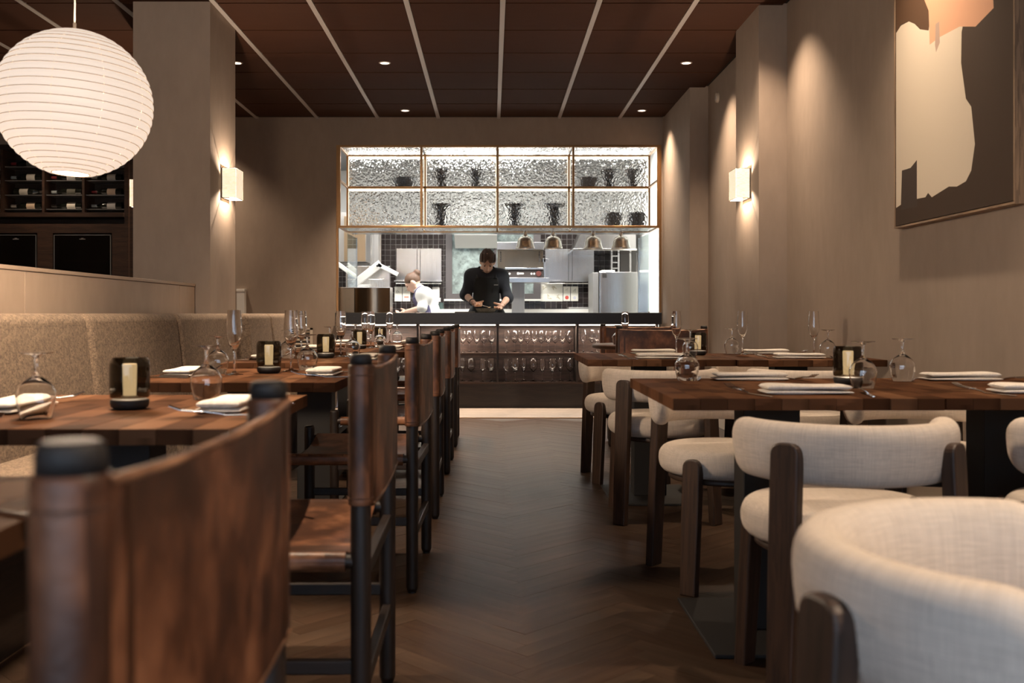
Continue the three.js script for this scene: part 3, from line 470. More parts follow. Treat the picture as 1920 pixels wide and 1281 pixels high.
// ---------------------------------------------------------------- bar counter with lit glass shelves
{
  const x0 = -1.58, x1 = 1.715, zf = -10.13, zk = -10.7, bayX = [-1.56, -0.751, 0.0594, 0.87, 1.68];
  const o = thing('bar_counter', 'long dark bar counter with black stone top and lit glass shelves', 'bar counter', [0, 0, 0]);
  obj('countertop', uvm(rspan(x0, x1, 0.85, 0.968, -10.05, -10.80, 0.004), 0), M.granite, o);
  obj('kick_panel', uvm(span(x0 + 0.02, x1 - 0.01, 0, 0.245, zf, zk), 0), M.espresso, o);
  obj('bottom_shelf', uvm(span(x0 + 0.02, x1 - 0.01, 0.245, 0.262, zf + 0.01, zk), 0), M.darkWood, o);
  obj('back_panel', uvm(span(x0 + 0.02, x1 - 0.01, 0.262, 0.85, -10.44, zk), 0), mat({ rgb: [0.125, 0.07, 0.052], roughness: 0.55, map: tGrain }), o);
  const led = mat({ rgb: [0.9, 0.85, 0.8], emissive: [9, 7.8, 6.4] });
  for (const x of bayX) obj('divider', uvm(span(x - 0.011, x + 0.011, 0.262, 0.85, zf, -10.44), 1), M.espresso, o);
  for (let i = 0; i < 4; i++) {
    const a = bayX[i] + 0.012, b = bayX[i + 1] - 0.012;
    obj('middle_shelf', uvm(span(a, b, 0.545, 0.56, zf + 0.004, -10.44), 0), M.darkWood, o);
    obj('led_strip', span(a + 0.01, b - 0.01, 0.838, 0.848, -10.125, -10.165), led, o);
    obj('shelf_lip', uvm(span(a, b, 0.533, 0.545, zf + 0.004, zf - 0.008), 0), M.darkWood, o); obj('led_strip', span(a + 0.01, b - 0.01, 0.539, 0.5445, -10.15, -10.165), led, o);
    const l = new THREE.RectAreaLight(new THREE.Color().setRGB(1, 0.87, 0.74), 175, b - a - 0.02, 0.036); l.position.set((a + b) / 2, 0.834, -10.145); l.lookAt((a + b) / 2, 0, -10.13); o.add(l);
    const l2 = new THREE.RectAreaLight(new THREE.Color().setRGB(1, 0.87, 0.74), 38, b - a - 0.02, 0.012); l2.position.set((a + b) / 2, 0.537, -10.158); l2.lookAt((a + b) / 2, 0, -10.2); o.add(l2);
  }
  const white = mat({ physical: true, rgb: [1, 1, 1], roughness: 0, transmission: 1, thickness: 0.02, ior: 1.47 });
  const gA = wineG(0.222, 0.039, 0.034, 0.095), gB = wineG(0.238, 0.046, 0.037, 0.10), gC = wineG(0.235, 0.034, 0.034, 0.10), gT = lathe([[0.0001, 0], [0.026, 0], [0.033, 0.12], [0.0318, 0.12], [0.0252, 0.006], [0.0001, 0.005]], 24);
  const mk = (g, n) => kind(n, (q) => obj('glass', g, white, q));
  const kA = mk(gA, 'wine_glass'), kB = mk(gB, 'red_wine_glass'), kC = mk(gC, 'narrow_wine_glass'), kT = mk(gT, 'tumbler');
  const U = 0.5605, Lo = 0.2625, nm = ['first bay from the left column', 'second bay from the left column', 'third bay from the left column', 'last bay, by the right wall'];
  const row = (k, us, y, lab, cat = 'glass') => us.forEach((u, i) => { const z = -10.21 - (i % 2) * 0.1; k([X(u, -z), y, z], 0, lab, cat, 'glasses on the bar shelves'); });
  row(kA, [950, 965, 977, 989, 1002, 1015, 1028, 1041, 1055, 1068], U, `round wine glass, upper bar shelf, ${nm[2]}`);
  row(kC, [949, 982, 1017, 1051], Lo, `narrow wine glass, lower bar shelf, ${nm[2]}`);
  row(kB, [966, 1000, 1036, 1069], Lo, `large red wine glass, lower bar shelf, ${nm[2]}`);
  row(kA, [812, 828, 868, 880, 894, 907, 922], U, `round wine glass, upper bar shelf, ${nm[1]}`);
  row(kC, [836, 867, 905], Lo, `narrow wine glass, lower bar shelf, ${nm[1]}`);
  row(kB, [820, 883, 921], Lo, `large red wine glass, lower bar shelf, ${nm[1]}`);
  row(kT, [748, 757, 766, 775], U, `straight tumbler, upper bar shelf, ${nm[0]}`, 'tumbler');
  row(kA, [670, 690, 712], U, `round wine glass, upper bar shelf, ${nm[0]}`);
  row(kB, [745, 758, 770], Lo, `large red wine glass, lower bar shelf, ${nm[0]}`);
  row(kC, [1094, 1110, 1119, 1132], U, `narrow wine glass, upper bar shelf, ${nm[3]}`);
  row(kB, [1100, 1122, 1210], Lo, `large red wine glass, lower bar shelf, ${nm[3]}`);
}

// ---------------------------------------------------------------- brass and hammered-glass shelf box over the pass
{
  const x0 = -1.59, x1 = 1.735, y0 = 1.857, y1 = 2.69, ym = 2.338, zf = -10.31, zr = -10.9, xs = [-1.575, -0.727, 0.06, 0.843, 1.72];
  const o = thing('brass_shelf_unit', 'brass framed shelf unit glazed with hammered glass above the kitchen pass', 'shelf unit', [0, 0, 0]);
  const b = 0.024, fr = (n, ...a) => obj(n, rspan(...a, 0.003, 1), M.brass, o);
  for (const z of [zf, zr]) {
    xs.forEach((x) => fr('upright', x - b / 2, x + b / 2, y0, y1, z - b / 2, z + b / 2));
    for (const y of [y0, y1]) fr('rail', x0, x1, y - b / 2, y + b / 2, z - b / 2, z + b / 2);
  }
  fr('rail', x0, x1, ym - b / 2, ym + b / 2, zr - b / 2, zr + b / 2);
  for (const x of [xs[0], xs[4]]) for (const y of [y0, ym, y1]) fr('cross_rail', x - b / 2, x + b / 2, y - b / 2, y + b / 2, zr, zf);
  for (const x of [x0 - 0.004, x1 + 0.006]) fr('door_post', x - 0.012, x + 0.012, 0.97, 2.70, zf - 0.012, zf + 0.012);
  const ham = (x, y) => { let s = 0; for (let k = 0; k < 3; k++) { const q = 74 * (1 + 0.5 * k); s += (vn(x * q + 7 * k, y * q * 0.8 + x * 9, 9999, 9999, 200 + k) - 0.5) * [1, 0.5, 0.3][k]; } return s; };
  const glassPane = (xa, xb, ya, yb, z) => { const nu = Math.round((xb - xa) / 0.005), nv = Math.round((yb - ya) / 0.005);
    const f = grid(nu, nv, (u, v) => { const x = lerp(xa, xb, u), y = lerp(ya, yb, v); return [x, y, z + 0.005 + 0.0075 * ham(x + 20, y + 20)]; }), k = grid(2, 2, (u, v) => [lerp(xb, xa, u), lerp(ya, yb, v), z - 0.003]);
    return [f, k]; };
  const hg = mat({ physical: true, rgb: [0.97, 0.98, 0.97], roughness: 0.03, transmission: 1, thickness: 0.01, ior: 1.5 });
  for (let i = 0; i < 4; i++) for (const [ya, yb] of [[y0, ym], [ym, y1]]) obj('hammered_pane', glassPane(xs[i] + 0.01, xs[i + 1] - 0.01, ya + 0.01, yb - 0.01, zr), hg, o);
  const flat = (w, d) => { const nu = Math.round(w / 0.012), nv = Math.round(d / 0.012); return merge([grid(nu, nv, (u, v) => [(u - 0.5) * w, 0.003, (0.5 - v) * d]), grid(nu, nv, (u, v) => { const x = (0.5 - u) * w, z = (0.5 - v) * d; return [x, -0.004 - 0.004 * ham(x + 31, z + 44), z]; })]); };
  for (let i = 0; i < 4; i++) { const w = xs[i + 1] - xs[i] - 0.02, d = zf - zr - 0.02; for (const y of [y0, y1]) { const m = obj('glass_panel', flat(w, d), hg, o); m.position.set((xs[i] + xs[i + 1]) / 2, y, (zf + zr) / 2); } }
  const led = mat({ rgb: [0.95, 0.9, 0.8], emissive: [1.5, 1.35, 1.0] });
  for (let i = 0; i < 4; i++) for (const y of [ym - 0.016, y1 - 0.018]) { obj('led_strip', span(xs[i] + 0.012, xs[i + 1] - 0.012, y - 0.028, y, zr + 0.012, zr + 0.018), led, o);
    const l = new THREE.RectAreaLight(COOL, 5, xs[i + 1] - xs[i] - 0.03, 0.026); l.position.set((xs[i] + xs[i + 1]) / 2, y - 0.014, zr + 0.021); l.lookAt((xs[i] + xs[i + 1]) / 2, y - 0.2, 0); o.add(l); }
  for (const x of xs) for (const [a, c] of [[y0 + 0.012, ym - 0.05], [ym + 0.012, y1 - 0.05]]) for (const s of [-1, 1]) { const e = x + s * 0.0125; if (e < xs[0] || e > xs[4]) continue; obj('led_strip', span(e - 0.003, e + 0.003, a, c, zr + 0.010, zr + 0.014), led, o); }
  // kitchen-side shelf with dark crockery behind the glass
  const s = thing('crockery_shelf', 'steel shelf on the kitchen side holding dark crockery behind hammered glass', 'shelf', [0, 0, 0]);
  for (const y of [y0 + 0.004, ym + 0.004]) obj('shelf_board', span(x0 + 0.02, x1 - 0.02, y - 0.012, y, -10.93, -11.22), M.steel, s);
  for (const x of [-1.56, -0.73, 0.06, 0.84, 1.70]) obj('shelf_post', span(x - 0.008, x + 0.008, y0 - 0.01, CEIL - 0.03, -11.19, -11.21), M.steel, s);
  const stack = lathe([[0.0001, 0], [0.045, 0], [0.05, 0.06], [0.028, 0.064], [0.028, 0.075], [0.05, 0.08], [0.052, 0.15], [0.1, 0.16], [0.1, 0.172], [0.0001, 0.172]], 28);
  const kS = kind('crockery_stand', (q) => obj('stand', stack.scale(1.15, 1.2, 1.15), M.bowl, q)), kP = kind('stew_pot', (q) => { obj('pot', lathe([[0.0001, 0], [0.1, 0], [0.115, 0.02], [0.12, 0.12], [0.116, 0.12], [0.11, 0.02], [0.0001, 0.012]], 30), M.bowl, q); for (const sx of [-1, 1]) obj('handle', new THREE.TorusGeometry(0.022, 0.006, 8, 16).rotateX(Math.PI / 2).translate(sx * 0.13, 0.09, 0), M.bowl, q); });
  const zz = 11.06, put = (k, u, top, lab) => { const q = k([X(u, zz), top ? ym + 0.0045 : y0 + 0.0045, -zz], 0, lab, k === kS ? 'crockery' : 'pot', 'dark crockery behind the hammered glass'); q.scale.set(k === kP && !top ? 0.74 : 1, top ? 1 : k === kS ? 1.5 : 1.8, k === kP && !top ? 0.74 : 1); };
  for (const u of [828, 893, 1142, 1186]) put(kS, u, true, 'dark stacked crockery behind hammered glass on the upper shelf');
  for (const u of [827, 965, 1039]) put(kS, u, false, 'dark stacked crockery behind hammered glass on the lower shelf');
  put(kP, 758, true, 'dark pot behind hammered glass, upper shelf beside the left brass post'); put(kP, 1100, true, 'dark pot behind hammered glass, upper shelf beside the right stacked crockery');
  put(kP, 1150, false, 'dark pot behind hammered glass, lower shelf, left one of two'); put(kP, 1195, false, 'dark pot behind hammered glass, lower shelf, by the right wall');
  const box1 = tag(obj('foam_box', rspan(X(697, zz), X(782, zz), y0 + 0.0045, y0 + 0.085, -11.0, -11.18, 0.006), M.paper), 'pale cardboard box behind hammered glass on the lower shelf', 'box');
}

// ---------------------------------------------------------------- kitchen shell
const KZ = -13.9, KL = -2.7, KR = 1.95, KC = 2.95;
const kWhite = mat({ rgb: [0.66, 0.66, 0.64], roughness: 0.6 }), kCeil = mat({ rgb: [0.2, 0.2, 0.2], roughness: 0.7 }), grout = mat({ rgb: [0.36, 0.345, 0.33], roughness: 0.9 });
struct('wall_kitchen_left', span(KL, KL - 0.1, 0, 3.05, ZB - 0.12, KZ), kWhite);
struct('wall_kitchen_right', span(KR, KR + 0.1, 0, 3.05, ZB - 0.12, KZ), kWhite);
struct('wall_kitchen_back_plaster', span(KL - 0.1, KR + 0.1, 2.2, 3.05, KZ, KZ - 0.12), mat({ rgb: [0.55, 0.55, 0.54], roughness: 0.6 }));
struct('ceiling_kitchen', span(KL - 0.1, KR + 0.1, KC, 3.05, ZB - 0.12, KZ), kCeil);
struct('floor_kitchen', span(KL - 0.1, KR + 0.1, -0.1, 0, ZB - 0.12, KZ), mat({ rgb: [0.25, 0.24, 0.23], roughness: 0.6 }));
const kb = struct('wall_kitchen_back', [span(KL - 0.1, -0.60, 0, 2.2, KZ, KZ - 0.12), span(0.64, KR + 0.1, 0, 2.2, KZ, KZ - 0.12), span(-0.60, 0.64, 0, 1.17, KZ, KZ - 0.12)], grout);
{
  const p = 0.0745, tm = [[0.030, 0.022, 0.021], [0.040, 0.030, 0.029], [0.022, 0.016, 0.015]].map((rgb) => mat({ physical: true, specularIntensity: 0.6, rgb, roughness: 0.2 })), g = rbox(p - 0.005, p - 0.005, 0.008, 0.0015, 0, 0, 0, 1), rest = [], pick = [];
  for (let i = 0; i < 60; i++) for (let j = 0; j < 30; j++) {
    const x = KL + 0.06 + i * p, y = 0.02 + j * p, u = CX + x / 13.9 * F, v = CY - (y - EYE) / 13.9 * F;
    if (y > 2.17 || (x > -0.60 && x < 0.66 && y > 1.18)) continue;
    const seen = v < 582 && v > 430 && ((u > 742 && u < 840 && (v < 470 || v > 528)) || (u > 825 && u < 840) || (u >= 838 && u < 1112 && v > 562) || (u > 1010 && u < 1112 && v > 526) || (u > 1108 && u < 1200 && v < 512));
    (seen ? pick : rest).push([x, y, i, j]);
  }
  for (const [x, y, i, j] of pick.slice(0, 300)) { const m = obj('wall_tile', g, tm[Math.floor(hash(i, j, 3) * 3)], kb); m.position.set(x, y, KZ + 0.004); m.rotation.set((hash(i, j, 4) - 0.5) * 0.05, (hash(i, j, 5) - 0.5) * 0.05, 0); }
  obj('wall_tiles', rest.concat(pick.slice(300).map((q) => q)).map(([x, y]) => g.clone().translate(x, y, KZ + 0.004)), tm[0], kb).userData.kind = 'stuff';
}
{ // kitchen window
  const w = struct('window_2', [span(-0.64, -0.55, 1.16, 2.2, KZ + 0.005, KZ + 0.07), span(0.58, 0.68, 1.16, 2.2, KZ + 0.005, KZ + 0.07), span(-0.55, 0.58, 1.16, 1.235, KZ + 0.005, KZ + 0.07), span(-0.55, 0.58, 2.13, 2.2, KZ + 0.005, KZ + 0.07), span(0.03, 0.07, 1.235, 2.13, KZ + 0.005, KZ + 0.06)], mat({ rgb: [0.09, 0.078, 0.08], roughness: 0.5 }));
  const tFrost = tex(256, 1, (u, v) => { const a = fbm(u, v, 14, 14, 301, 4), b = smooth(0.45, 0.6, fbm(u, v, 24, 24, 305, 3)); const k = 0.55 + 0.35 * a + 0.12 * b; return [k * 0.96, k, k * 0.99]; });
  const fm = mat({ physical: true, rgb: [0.62, 0.66, 0.63], roughness: 1, map: tFrost, transmission: 0.4, thickness: 0 });   // frosted pane, lit by the sky outside
  for (const [a, b] of [[-0.55, 0.03], [0.07, 0.58]]) obj('frosted_window_pane', uvm(span(a, b, 1.235, 2.13, KZ + 0.02, KZ + 0.03)), fm, w);
  obj('window_sill', span(-0.66, 0.70, 1.135, 1.16, KZ + 0.005, KZ + 0.10), M.paper, w);
}
{ // ceiling light panels
  const em = mat({ rgb: [0.9, 0.9, 0.9], emissive: [2.4, 2.35, 2.25] });
  for (const [x, z, l] of [[-1.6, -11.75, 'bright kitchen ceiling panel above the left cabinets'], [-0.1, -11.45, 'bright kitchen ceiling panel above the cook at the pass'], [1.25, -11.6, 'bright kitchen ceiling panel in front of the hood'], [-0.15, -11.95, 'bright kitchen ceiling panel behind the cook']]) {
    const o = thing('ceiling_panel_light', l, 'ceiling light', [x, KC, z], 0, 'kitchen ceiling light panels');
    obj('housing', span(-0.61, 0.61, -0.03, 0, -0.16, 0.16), M.white, o); obj('diffuser', span(-0.59, 0.59, -0.034, -0.03, -0.14, 0.14), em, o);
    const r = new THREE.RectAreaLight(COOL, 72, 1.16, 0.27); r.position.set(0, -0.037, 0); r.lookAt(x, 0, z); r.rotation.set(-Math.PI / 2, 0, 0); o.add(r);
  }
}
// ---------------------------------------------------------------- kitchen fittings (photo columns and rows at the distance where each stands)
const PB = (u0, v0, u1, v1, d, t, r = 0.004) => rspan(X(u0, d), X(u1, d), Y(v1, d), Y(v0, d), -d, -d - t, r, 1);
const brown = mat({ rgb: [0.24, 0.19, 0.135], roughness: 0.22, metalness: 1, map: tSteel });
{ // steel machine standing on the pass, left
  const d = 10.45, o = thing('steel_cabinet', 'brushed steel cabinet standing on the left end of the counter', 'cabinet', [0, 0, 0]);
  obj('side_panel', uvm(rspan(X(633, d), X(664.6, d), 0.968, Y(540, d), -d, -d - 0.3, 0.004)), brown, o);
  obj('front_panel', [grid(24, 4, (u, v) => [lerp(X(665.4, d), X(731, d), u), lerp(0.968, Y(540, d), v), -d + 0.05 * Math.sin(Math.PI * u) - 0.004], 0.37, 0.26), span(X(665.4, d), X(731, d), 0.968, Y(540, d), -d - 0.005, -d - 0.3)], brown, o);
  obj('top_edge', span(X(633, d), X(731, d), Y(540, d), Y(538.5, d), -d + 0.004, -d - 0.3), M.steel, o);
  obj('rivet', new THREE.SphereGeometry(0.005, 10, 8).translate(X(653, d), Y(561, d), -d), M.steel, o);
}
{ // side glass screens of the pass
  for (const [x, l] of [[-1.565, 'tall glass screen on the left side of the kitchen pass'], [1.705, 'tall glass screen on the right side of the kitchen pass']]) { const o = thing('glass_screen', l, 'glass screen', [x, 0, 0]); obj('pane', span(-0.004, 0.004, 0.975, 1.83, -10.83, -11.55), M.pane, o); obj('edge_strip', span(-0.007, 0.007, 0.968, 1.84, -11.55, -11.56), M.steel, o); obj('shoe', span(-0.009, 0.009, 0.968, 0.98, -10.82, -11.56), M.steel, o); }
}
{ // left wall cabinets
  const o = thing('wall_cabinet', 'brown-tinted steel wall cabinet with two doors at the kitchen left', 'cabinet', [0, 0, 0]), d = 12.6;
  obj('carcass', span(X(644, d), X(686, d), Y(491, d), 2.2, -d - 0.02, KZ + 0.3), M.steelDull, o);
  const warm = mat({ rgb: [0.40, 0.30, 0.20], roughness: 0.35, metalness: 0.9, map: tSteel });
  for (const [a, b] of [[645, 664.5], [665.3, 685]]) obj('door', uvm(rspan(X(a, d), X(b, d), Y(490, d), 2.19, -d, -d - 0.02, 0.003)), warm, o);
  const q = thing('wall_cupboard_run', 'run of tall steel wall cupboards along the kitchen left wall', 'cabinet', [0, 0, 0]);
  [[-1.66, -12.72, -13.05], [-1.58, -13.06, -13.38], [-1.50, -13.39, -13.68]].forEach(([x, a, b], i) => { obj('carcass', span(x - 0.4, x - 0.02, 1.62 - i * 0.03, 2.25, a, b), M.steelDull, q); const dr = obj('door', uvm(rspan(x - 0.02, x, 1.62 - i * 0.03, 2.24, a - 0.006, b + 0.006, 0.004)), M.steel, q); obj('edge_pull', span(x, x + 0.012, 1.64, 2.22, a - 0.03, a - 0.045), M.chrome, dr); });
}
{ // dish machine with lifted hood arms
  const o = thing('dishwasher', 'white hood dishwasher with raised arms at the kitchen left', 'dishwasher', [0, 0, 0]), d = 12.0;
  const wh = mat({ rgb: [0.8, 0.8, 0.78], roughness: 0.35 });
  const arm = (a, b, w) => boardBar([X(a[0], d), Y(a[1], d), -d], [X(b[0], d), Y(b[1], d), -d], w, 0.05, 0.006);
  obj('arm', arm([632, 494], [668, 520], 0.05), wh, o); obj('arm', arm([664, 533], [714, 494], 0.09), wh, o); obj('arm', arm([708, 496], [746, 515], 0.05), wh, o);
  for (const [u, v] of [[632, 499], [708, 499]]) obj('pivot', cyl(0.012, 0.012, 0.012, 0, 0, 0, 14).rotateX(Math.PI / 2).translate(X(u, d), Y(v, d), -d + 0.028), M.dark, o);
  obj('body', [span(X(640, d), X(722, d), 0, Y(545, d), -d - 0.05, -d - 0.6)], M.steel, o);
  obj('back_splash', uvm(rspan(X(636, d), X(722, d), Y(545, d), Y(495, d), -d - 0.55, -d - 0.6)), M.steel, o);
  obj('rack', Array.from({ length: 9 }, (_, i) => bar([X(690 + i * 3, d), Y(545, d), -d - 0.2], [X(690 + i * 3, d), Y(522, d), -d - 0.2], 0.004, 0.004, 6)).concat([bar([X(688, d), Y(523, d), -d - 0.2], [X(716, d), Y(523, d), -d - 0.2], 0.004)]), M.chrome, o);
  const pl = kind('stacked_plate', (q) => obj('plate', lathe([[0.0001, 0], [0.06, 0], [0.13, 0.018], [0.13, 0.022], [0.06, 0.006], [0.0001, 0.005]], 28), wh, q));
  for (let i = 0; i < 5; i++) pl([X(676, d + 0.3), Y(545, d) + i * 0.014, -d - 0.3], 0, 'white plate in the stack beside the dishwasher arms', 'plate', 'stacked white plates');
}
function wallPanel(u0, u1, v0, v1, d, label, joints) {
  const o = thing('steel_wall_panel', label, 'wall panel', [0, 0, 0]);
  const us = [u0, ...joints, u1]; for (let i = 0; i + 1 < us.length; i++) obj('sheet', uvm(rspan(X(us[i], d) + 0.002, X(us[i + 1], d) - 0.002, Y(v1, d), Y(v0, d), -d, KZ + 0.009, 0.003, 1)), M.steel, o);
  obj('shelf_rail', uvm(rspan(X(u0, d) - 0.02, X(u1, d) + 0.01, Y(v1 + 2, d), Y(v1 - 1, d), -d + 0.10, KZ + 0.009, 0.004, 1)), M.steel, o);
  obj('hook_rail', bar([X(u0, d), Y(v1 + 5, d), -d + 0.07], [X(u1, d), Y(v1 + 5, d), -d + 0.07], 0.008), M.chrome, o);
}
wallPanel(743, 828, 466, 527, 13.78, 'brushed steel wall sheet behind the woman in the kitchen', [782, 788]);
wallPanel(1022, 1114, 467, 527, 13.78, 'brushed steel wall sheets beside the grill in the kitchen', [1066, 1073]);
{ // white roller blind box above the window
  const d = 13.5, o = thing('window_blind', 'white sloping blind box above the kitchen window', 'blind', [0, 0, 0]);
  obj('hood', new THREE.ExtrudeGeometry(shape([[0, 0], [0.34, 0.16], [0.34, 0.42], [0, 0.42]]), { depth: X(932, d) - X(852, d), bevelEnabled: false }).rotateY(-Math.PI / 2).translate(X(932, d), Y(463, d), -d - 0.3), kWhite, o);
}
{ // salamander grill on a post
  const d = 12.6, o = thing('salamander_grill', 'steel salamander grill with dark control strip on a steel post', 'grill', [0, 0, 0]);
  obj('housing', uvm(rspan(X(933, d), X(1019, d), Y(503, d), Y(468, d), -d - 0.1, -d - 0.45)), brown, o);
  obj('top', uvm(rspan(X(932, d), X(1020, d), Y(468, d), Y(454, d), -d, -d - 0.45)), M.steel, o);
  obj('shelf_lip', rspan(X(947, d), X(1019, d), Y(505.5, d), Y(502, d), -d + 0.03, -d - 0.4), M.chrome, o);
  const cp = obj('control_panel', PB(947, 506, 1019, 520, d - 0.01, 0.4), mat({ rgb: [0.035, 0.028, 0.026], roughness: 0.4 }), o);
  obj('knob', cyl(0.036, 0.03, 0.03, 0, 0, 0, 20).rotateX(Math.PI / 2).translate(X(1010, d), Y(513.5, d), -d + 0.01), mat({ rgb: [0.09, 0.025, 0.02], roughness: 0.4 }), cp);
  for (const u of [951, 955.5, 996.5, 1001.5]) obj('indicator', cyl(0.012, 0.012, 0.006, 0, 0, 0, 14).rotateX(Math.PI / 2).translate(X(u, d), Y(513.5, d), -d + 0.008), M.paper, cp);
  obj('emblem', [span(X(969.5, d), X(973, d), Y(515, d), Y(511, d), -d + 0.009, -d + 0.012), span(X(973.6, d), X(982, d), Y(514.3, d), Y(511.8, d), -d + 0.009, -d + 0.012)], M.paper, cp);
  for (const [u, s] of [[939, 1], [1012, 1]]) { const ch = []; for (let i = 0; i < 6; i++) ch.push(new THREE.SphereGeometry(0.009, 8, 6).translate(X(u, d), Y(472 + i * 3.4, d), -d - 0.09)); obj('chain', ch, M.dark, o); }
  obj('shelf', uvm(rspan(X(948, d), X(1030, d), Y(530, d), Y(521, d), -d + 0.06, -d - 0.45)), M.steel, o);
  obj('post', uvm(rspan(X(960, d), X(984, d), 0, Y(530, d), -d - 0.08, -d - 0.26)), M.steelDull, o);
  obj('side_arm', [uvm(rspan(X(1020, d), X(1024, d), Y(521, d), Y(484, d), -d - 0.1, -d - 0.2)), uvm(rspan(X(1016, d), X(1029, d), Y(491, d), Y(484, d), -d - 0.1, -d - 0.2))], M.steel, o);
}
{ // extraction hood on the right
  const d = 12.9, o = thing('extraction_hood', 'large steel extraction hood over the right of the kitchen', 'hood', [0, 0, 0]);
  const w = X(1192, d) - X(1076, d);
  obj('canopy', uvm(new THREE.ExtrudeGeometry(shape([[0, 0], [0.16, 0.34], [w, 0.34], [w, 0]]), { depth: 0.85, bevelEnabled: true, bevelSize: 0.004, bevelThickness: 0.004, bevelSegments: 1 }).translate(X(1076, d), Y(466, d), -d - 0.85)), M.steel, o);
  obj('lower_rim', uvm(rspan(X(1074, d), X(1194, d), Y(470, d), Y(466, d), -d + 0.01, -d - 0.86)), M.chrome, o);
}
for (const [u, l] of [[985, 'bell heat lamp over the pass, nearest the cook'], [1037, 'bell heat lamp over the pass, second from the cook'], [1112, 'bell heat lamp over the pass, third from the cook'], [1164, 'bell heat lamp over the pass, nearest the right wall']]) {
  const d = 10.62, o = thing('heat_lamp', l, 'heat lamp', [X(u, d), Y(466, d), -d], 0, 'bell heat lamps over the pass');
  obj('bell_shade', lathe([[0.100, 0], [0.104, 0.002], [0.101, 0.012], [0.09, 0.035], [0.086, 0.07], [0.078, 0.1], [0.055, 0.122], [0.03, 0.13], [0.028, 0.145], [0.026, 0.145], [0.027, 0.128], [0.052, 0.118], [0.074, 0.098], [0.082, 0.07], [0.086, 0.035], [0.098, 0.008]], 36), mat({ rgb: [0.8, 0.77, 0.72], roughness: 0.22, metalness: 1 }), o);
  obj('neck', cyl(0.02, 0.02, 0.04, 0, 0.143, 0), M.chrome, o); obj('cord', bar([0, 0.18, 0], [0, 1.857 - 0.012 - Y(466, d), 0], 0.006), M.dark, o);
  obj('bulb', new THREE.SphereGeometry(0.034, 16, 12).translate(0, 0.05, 0), mat({ rgb: [0.9, 0.6, 0.4], emissive: [2.2, 1.6, 1.0] }), o);
  const p = new THREE.SpotLight(COOL, 2.2, 0, 55 * D2R, 0.6, 2); p.position.set(0, 0.05, 0); p.target.position.set(0, -1, 0); p.castShadow = true; o.add(p, p.target);
}
{ // fridge
  const d = 12.4, o = thing('steel_fridge', 'upright brushed steel fridge at the right of the kitchen', 'fridge', [0, 0, 0]);
  obj('body', uvm(rspan(X(1124, d), X(1196, d), 0, Y(510, d), -d - 0.05, -d - 0.7)), M.steel, o);
  const dr = obj('door', uvm(rspan(X(1126, d), X(1196, d), 0.1, Y(510, d), -d, -d - 0.05, 0.008)), M.steel, o);
  obj('badge', PB(1129.5, 513, 1137.5, 521, d - 0.004, 0.01, 0.001), M.dark, dr);
  obj('side_door', uvm(rspan(X(1112, d), X(1122.5, d), 0.1, Y(511, d), -d - 0.02, -d - 0.6, 0.006)), M.steelDull, o);
  tag(obj('tray', rspan(X(1130, d), X(1155, d), Y(510, d) + 0.001, Y(506, d), -d - 0.1, -d - 0.4, 0.004), M.paper), 'white tray lying on top of the steel fridge', 'tray');
}
{ // steel frame shelving behind the fridge
  const d = 13.3, o = thing('storage_rack', 'tall steel storage rack behind the fridge', 'rack', [0, 0, 0]);
  for (const u of [1147, 1160, 1182, 1194]) obj('upright', span(X(u, d) - 0.012, X(u, d) + 0.012, 0, Y(474, d), -d, -d - 0.03), M.steel, o);
  for (const v of [480, 492, 503]) obj('cross_bar', span(X(1147, d), X(1160, d), Y(v, d) - 0.008, Y(v, d) + 0.008, -d - 0.03, -d - 0.045), M.steel, o);
}
{ // back worktop
  const o = thing('back_worktop', 'long white worktop under the kitchen window', 'worktop', [0, 0, 0]);
  obj('top', rspan(-0.75, 1.42, Y(586, 13.3) - 0.05, Y(580, 13.3), -13.25, KZ + 0.012, 0.004), M.paper, o); obj('base', span(-0.73, 1.40, 0, Y(586, 13.3) - 0.05, -13.3, KZ + 0.012), M.steelDull, o);
  const q = thing('prep_table', 'steel preparation table where the woman works', 'table', [0, 0, 0]);
  obj('top', rspan(-1.26, -0.98, 0.90, 0.94, -11.75, -12.75, 0.004), M.steel, q); for (const [x, z] of [[-1.23, -11.8], [-1.02, -11.8], [-1.23, -12.7], [-1.02, -12.7]]) obj('leg', bar([x, 0, z], [x, 0.90, z], 0.02), M.steel, q);
  tag(obj('steel_container', rspan(X(1066, 13.4), X(1104, 13.4), Y(580, 13.3), Y(576, 13.4), -13.4, -13.7, 0.004), M.steelDull), 'low steel container on the white back worktop', 'container');
  tag(obj('kitchen_tongs', boardBar([X(1018, 13.5), Y(579.2, 13.3) + 0.002, -13.45], [X(1050, 13.5), Y(579.2, 13.3) + 0.006, -13.5], 0.008, 0.012, 0.002), M.dark), 'dark tongs lying on the white back worktop', 'tongs');
  const cup = thing('steel_jar', 'small dark green jar at the left end of the white worktop', 'jar', [X(812, 13.4), 0.93, -13.1]); obj('body', cyl(0.035, 0.032, 0.09, 0, 0, 0), mat({ rgb: [0.06, 0.09, 0.085], roughness: 0.3 }), cup); obj('lid', cyl(0.036, 0.034, 0.012, 0, 0.09, 0), M.dark, cup);
  cup.position.set(-0.68, Y(580, 13.3), -13.4);
}
